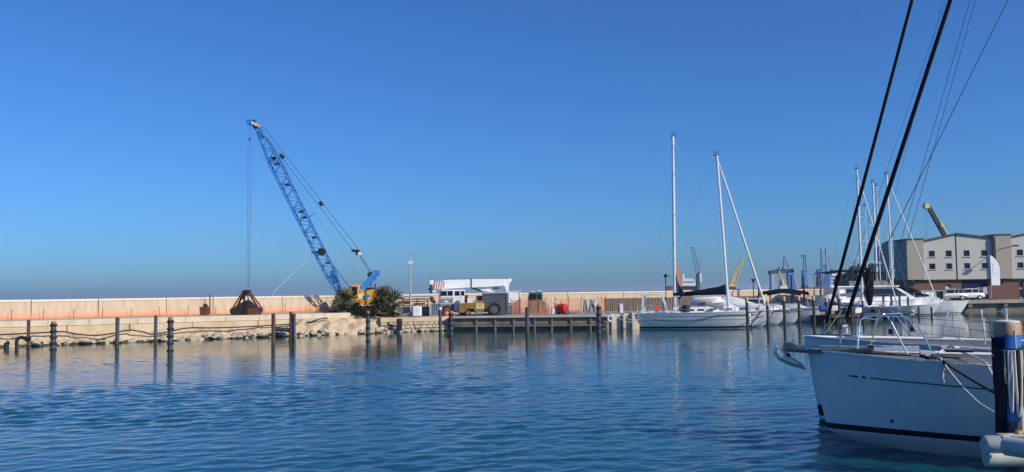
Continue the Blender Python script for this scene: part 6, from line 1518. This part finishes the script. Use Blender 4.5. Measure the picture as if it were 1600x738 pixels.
# masts (outside the frame): place from the stays' own direction
A1_ = P(1312, 530, 18.9); T1 = P(1485, 0, 18.2); top1 = A1_ + (T1 - A1_) * 2.75
A2_ = P(1287, 521, 22.6); T2 = P(1425, 0, 21.9); top2 = A2_ + (T2 - A2_) * 2.4
put(MB().tube([A1_.lerp(top1, .022), A1_.lerp(top1, .06), A1_.lerp(top1, .9)], [.038, .044, .038], 10), 'furled_sail', 'black_sail', Y1, world=True, smooth=True)
put(MB().tube([A1_, top1], .008, 5), 'forestay', 'steel', Y1, world=True)
put(MB().tube([A2_.lerp(top2, .012), A2_.lerp(top2, .05), A2_.lerp(top2, .9)], [.034, .041, .037], 10), 'furled_sail', 'black_sail', Y2, world=True, smooth=True)
put(MB().tube([A2_, top2], .008, 5), 'forestay', 'steel', Y2, world=True)
for par, tp in ((Y1, top1), (Y2, top2)):
    Mi = root_matrix(par).inverted(); q = Mi @ tp; q.y = 0
    put(MB().tube([(q.x - .1, 0, 1.6), (q.x, 0, q.z)], [.13, .1], 10), 'mast', 'alu_mast', par, smooth=True)
# furler drums, turnbuckles
d1 = A1_.lerp(top1, .014)
put(MB().tube([d1 - V((0, 0, .08)), d1 + V((.02, 0, .06))], .075, 14), 'furler_drum', 'machine_dark', Y1, world=True)
put(MB().box(P(1320, 514, 18.8), (.1, .08, .17)), 'furler_cage', 'gelcoat_worn', Y1, world=True)
near(Y1, 'tack_strop', [P(1311, 540, 19.0), P(1314, 530, 18.95), P(1317, 520, 18.9)], .016, 'galv')
for (a, b, D0, D1, r, m_) in (((1318, 520), (1575, 0), 18.9, 17.5, .0085, 'rope_red'), ((1385, 495), (1524, 0), 18.8, 17.5, .0055, 'rope_red')):
    stay(Y1, 'halyard', a, b, D0, D1, r, m_, 2.5, 5)
for (a, b, D0, D1, r, m_) in (((1378, 480), (1516, 0), 22.2, 21, .006, 'rope_dark'), ((1296, 522), (1478, 0), 22.6, 21.8, .004, 'rope_dark'), ((1350, 500), (1473, 0), 22.4, 21.5, .0028, 'rope_dark')):
    stay(Y2, 'halyard', a, b, D0, D1, r, m_, 2.3, 5)
near(Y1, 'furling_line', [P(1316, 530, 18.9), P(1330, 545, 18.6), P(1420, 556, 17.4), P(1560, 575, 16.2)], .006, 'rope_dark', 5)
near(Y2, 'tack_line', [P(1287, 524, 22.6), P(1300, 506, 22.5), P(1316, 484, 22.4)], .01, 'rope_white', 5)
near(Y2, 'tack_line', [P(1296, 524, 22.6), P(1308, 509, 22.5)], .008, 'rope_dark', 5)
# pulpit 2 and fittings
near(Y2, 'pulpit', [P(1337, 524, 21.6), P(1339, 506, 21.5), P(1344, 490, 21.4), P(1356, 483, 21.3), P(1385, 481, 21.2), P(1396, 488, 21.1), P(1410, 507, 21.0), P(1420, 523, 21.0)], .016, 'steel')
near(Y2, 'pulpit', [P(1366, 519, 23), P(1369, 500, 22.9), P(1376, 481, 22.8), P(1400, 480, 22.6), P(1412, 496, 22.4), P(1418, 510, 22.3)], .014, 'steel')
for (x, y) in ((1392, 518), (1426, 514)): put(MB().wheel(P(x, y, 21.2), .055, .13, (0, 0, 1), 12), 'pulpit_lamp', 'machine_dark', Y2, world=True)
near(Y2, 'lamp_stem', [P(1426, 495, 21.1), P(1426, 510, 21.1)], .008, 'machine_dark', 5)
near(Y2, 'boarding_hoop', [P(1446, 528, 20.5), P(1472, 528, 20.4), P(1475, 510, 20.4), P(1481, 487, 20.4), P(1484.5, 483.5, 20.4), P(1488, 487, 20.4), P(1489.5, 505, 20.4), P(1494, 527, 20.4), P(1508, 535, 20.3), P(1535, 540, 20.1), P(1560, 538, 20)], .014, 'steel')
near(Y2, 'stanchion', [P(1533, 485, 20), P(1536.5, 512, 20), P(1539.5, 538, 20)], .016, 'steel')
put(MB().tube([P(1533, 484, 20), P(1533.3, 490, 20)], .026, 8), 'stanchion_cap', 'gelcoat', Y2, world=True)
for (y0, y1) in ((492, 506), (507, 524)): near(Y2, 'lifeline', [P(1412 if y0 < 500 else 1420, y0 - 3, 21.1), P(1482, y0 + 4, 20.4), P(1534, y0 + 10, 20), P(1660, y1 + 18, 19)], .004, 'rope_dark', 4)
put(MB().prism([P(x, y, 21.6) for x, y in ((1262, 524), (1300, 522.5), (1330, 524), (1330, 526), (1300, 525))], V((0, .3, 0))), 'deck_sheet', 'machine_dark', Y2, world=True)
# mooring lines of the near yacht
pile_D = 15.2
def mrope(name, lab, pts, r, m_): return tag(put(MB().tube(pts, r, 7), name, m_, world=True, smooth=True), lab, 'rope')
mrope('mooring_line', 'pale thick mooring line running over the near deck to the roped pile', [P(1478, 545, 19.2), P(1486, 541, 18.8), P(1500, 549, 18.2), P(1530, 561, 17), P(1541, 568, 16.5), P(1552, 588, 16), P(1566, 613, 15.4)], .022, 'rope_white')
mrope('mooring_line', 'pale hanging mooring line slanting down across the near hull', [P(1472, 563, 16.9), P(1482, 578, 16.7), P(1505, 606, 16.4), P(1530, 630, 16.1), P(1556, 646, 15.7), P(1572, 657, 15.4)], .016, 'rope_white')
mrope('mooring_line', 'black thick mooring line from the near deck to the pile', [P(1470, 561, 16.95), P(1486, 574, 16.6), P(1520, 595, 16.1), P(1548, 611, 15.6), P(1566, 620, 15.3)], .022, 'rope_dark')
near(Y1, 'lashing', [P(1438, 556, 17.2), P(1452, 560, 17.0), P(1466, 558, 17), P(1474, 566, 16.85), P(1476, 582, 16.8)], .03, 'rope_dark')
near(Y1, 'lashing', [P(1460, 557, 17.05), P(1470, 560, 16.9), P(1475, 575, 16.8), P(1473, 590, 16.8), P(1475, 598, 16.8)], .018, 'rope_white')
near(Y1, 'deck_line', [P(1466, 552, 17.4), P(1480, 543, 19), P(1500, 543, 19.2), P(1555, 548, 18.5)], .02, 'rope_white')
for (x, y, D) in ((1449, 551, 17.2), (1480, 542, 19.3)): put(MB().box(P(x, y, D), (.28, .06, .05)).box(P(x, y + 2, D), (.1, .05, .06)), 'cleat', 'galv', Y1, world=True)

# ------------------------------------------------------------------ the roped pile at the right
pc = P(1577.5, 600, pile_D); pt = P(1577.5, 504, pile_D)
pr = 19 * pile_D / FPX
t = thing('roped_pile', 'big steel mooring pile with rusty cap, bright blue sleeve and coils of rope, right edge', 'mooring pile', (pc.x, pile_D, 0))
put(MB().tube([(0, 0, -3), (0, 0, pt.z - .25)], pr * .93, 28), 'shaft', 'pile_steel', t, smooth=True)
put(MB().tube([(0, 0, 1.05), (0, 0, pt.z - .22)], pr * .99, 28), 'blue_sleeve', 'blue_sleeve', t, smooth=True)
put(MB().lathe([(pr * .96, pt.z - .22), (pr * 1.04, pt.z - .21), (pr * 1.05, pt.z - .05), (pr * .98, pt.z + .01), (pr * .3, pt.z + .03)], 28), 'cap', 'old_cap', t, smooth=True)
put(MB().lathe([(pr * .99, pt.z - .02), (pr * .95, pt.z + .025), (pr * .3, pt.z + .045)], 28), 'cap_top', 'gelcoat_worn', t, smooth=True)
rr_ = random.Random(21)
def wrap(z, r, tilt, m_, a0=0, a1=6.6):
    pts_ = []
    for i in range(26):
        a = a0 + (a1 - a0) * i / 25; pts_.append(V((math.cos(a) * (pr + r), math.sin(a) * (pr + r), z + tilt * math.sin(a + .7))))
    put(MB().tube(pts_, r, 7), 'rope_turn', m_, t, smooth=True)
ztop = pt.z
for k, (dz, tl, m_) in enumerate(((.42, .03, 'rope_dark'), (.47, .02, 'rope_dark'), (.53, .05, 'rope_white'), (.58, -.03, 'rope_dark'), (.62, .05, 'rope_dark'), (.5, .09, 'rope_white'))): wrap(ztop - dz, .022, tl, m_)
secs = []
for j in range(9):
    z = ztop - .24 - 1.8 * j / 8; secs.append([V((math.cos(a) * (pr + .03 + .012 * math.sin(a * 7 + j)), math.sin(a) * (pr + .03 + .012 * math.sin(a * 7 + j)), z)) for a in [rad(-215 + 88 * i / 14 - (6 * j if i == 14 else 0)) for i in range(15)]])
put(MB().loft(secs, cap=False), 'dark_cloth', 'navy_canvas', t, smooth=True)
# hanging loops on the camera side
for k in range(18):
    a = rad(-160 + (k % 9) * 10.5 + rr_.uniform(-5, 5)); m_ = ['rope_dark', 'rope_dark', 'rope_white', 'rope_white', 'rope_dark', 'rope_white', 'rope_dark', 'rope_white', 'rope_dark'][(k * 4) % 9]
    ln = rr_.uniform(.55, 1.15); a2 = a + rad(rr_.uniform(8, 24)); R0 = pr + .05 + .03 * (k // 9); pts_ = []
    for i in range(17):
        u = i / 16; aa = a + (a2 - a) * u; z = ztop - .45 - ln * math.sin(math.pi * u) ** .6
        pts_.append(V((math.cos(aa) * (R0 + .03 * math.sin(u * 9 + k)), math.sin(aa) * (R0 + .03 * math.cos(u * 7)), z)))
    put(MB().tube(pts_, .02, 7), 'rope_loop', m_, t, smooth=True)
for k, (ax, L_) in enumerate(((-75, 1.55), (-62, 1.9), (-50, 1.7))):
    a = rad(ax); pts_ = [V((math.cos(a) * (pr + .05 + .02 * math.sin(u * 5)), math.sin(a) * (pr + .05), ztop - .5 - L_ * u)) + V((.1 * u * (k - .3), 0, 0)) for u in [i / 8 for i in range(9)]]
    put(MB().tube(pts_, .024, 7), 'rope_tail', 'rope_dark' if k else 'rope_white', t, smooth=True)
put(MB().tube([(-.02, -pr - .06, ztop - .42), (-.02, -pr - .05, ztop - .12)], .018, 6), 'rod', 'galv', t)
put(MB().tube([(0, 0, ztop), (-.01, 0, ztop + .24)], .022, 8), 'rod', 'galv', t)
put(MB().box((-.17, -pr - .03, ztop - .78), (.09, .06, .07)), 'orange_knot', 'rust_orange', t)
# floats / finger pontoon at the foot of the pile
FD = 14.2
fa = P(1538, 695, FD)
t = thing('finger_pontoon', 'weathered pale pipe-float finger pontoon at the foot of the roped pile', 'pontoon', (fa.x, FD, 0))
def fl_(px, py, D): p = P(px, py, D); return p
fdv = V((1, -.06, 0)).normalized()
c0 = P(1537, 696, 14.3); put(MB().tube([c0, c0 + fdv * .03, c0 + fdv * 4.0], [.13, .155, .155], 24), 'float_pipe', 'pvc_float', t, world=True, smooth=True)
c1 = P(1572, 697, 13.95); put(MB().tube([c1, c1 + V((.35, -.55, 0)), c1 + V((2, -3, 0))], [.145, .145, .145], 24), 'float_pipe', 'pvc_float', t, world=True, smooth=True)
put(MB().tube([c1 - V((.012, -.018, 0)), c1 + V((.0, 0, 0))], .13, 24), 'end_cap', 'gelcoat_worn', t, world=True)
c2 = P(1540, 715, 14.3); put(MB().tube([c2 - V((0, 0, .0)), c2 + fdv * 4.0], .14, 20), 'float_pipe', 'pvc_float', t, world=True, smooth=True)
c3 = P(1566, 684, 14.6); put(MB().beam(c3, c3 + V((3, -.1, 0)), .4, .08), 'deck_board', 'quay_right', t, world=True)
put(MB().tube([P(1590, 682, 14.3), P(1592, 672, 14.3)], .05, 8), 'cleat_post', 'yellow_fender', t, world=True)
put(MB().tube([P(1567, 684, 14.2), P(1580, 681, 14.2), P(1600, 684, 14.1), P(1612, 690, 14.0)], .03, 8), 'lashing', 'rope_white', t, world=True, smooth=True)

# ================================================================== SEA HAZE (one closed box of thin air round everything)
hb_ = MB().box((0, WATER_EDGE - 100, 11), (2 * WATER_EDGE + 100, 2 * WATER_EDGE + 300, 38)).mesh('haze', ['white_paint'])
hm = bpy.data.materials.new('haze_air'); hm.use_nodes = True; hn = hm.node_tree; hn.nodes.clear()
hv_ = hn.nodes.new('ShaderNodeVolumePrincipled'); hv_.inputs['Color'].default_value = (0.70, 0.86, 1, 1)
hv_.inputs['Density'].default_value = 0.0002; hv_.inputs['Anisotropy'].default_value = 0.2
ho2 = hn.nodes.new('ShaderNodeOutputMaterial'); hn.links.new(hv_.outputs[0], ho2.inputs['Volume'])
hb_.materials.clear(); hb_.materials.append(hm)
ho = obj('haze', hb_); ho['kind'] = 'stuff'; ho['label'] = 'thin bluish sea haze over the whole harbour'
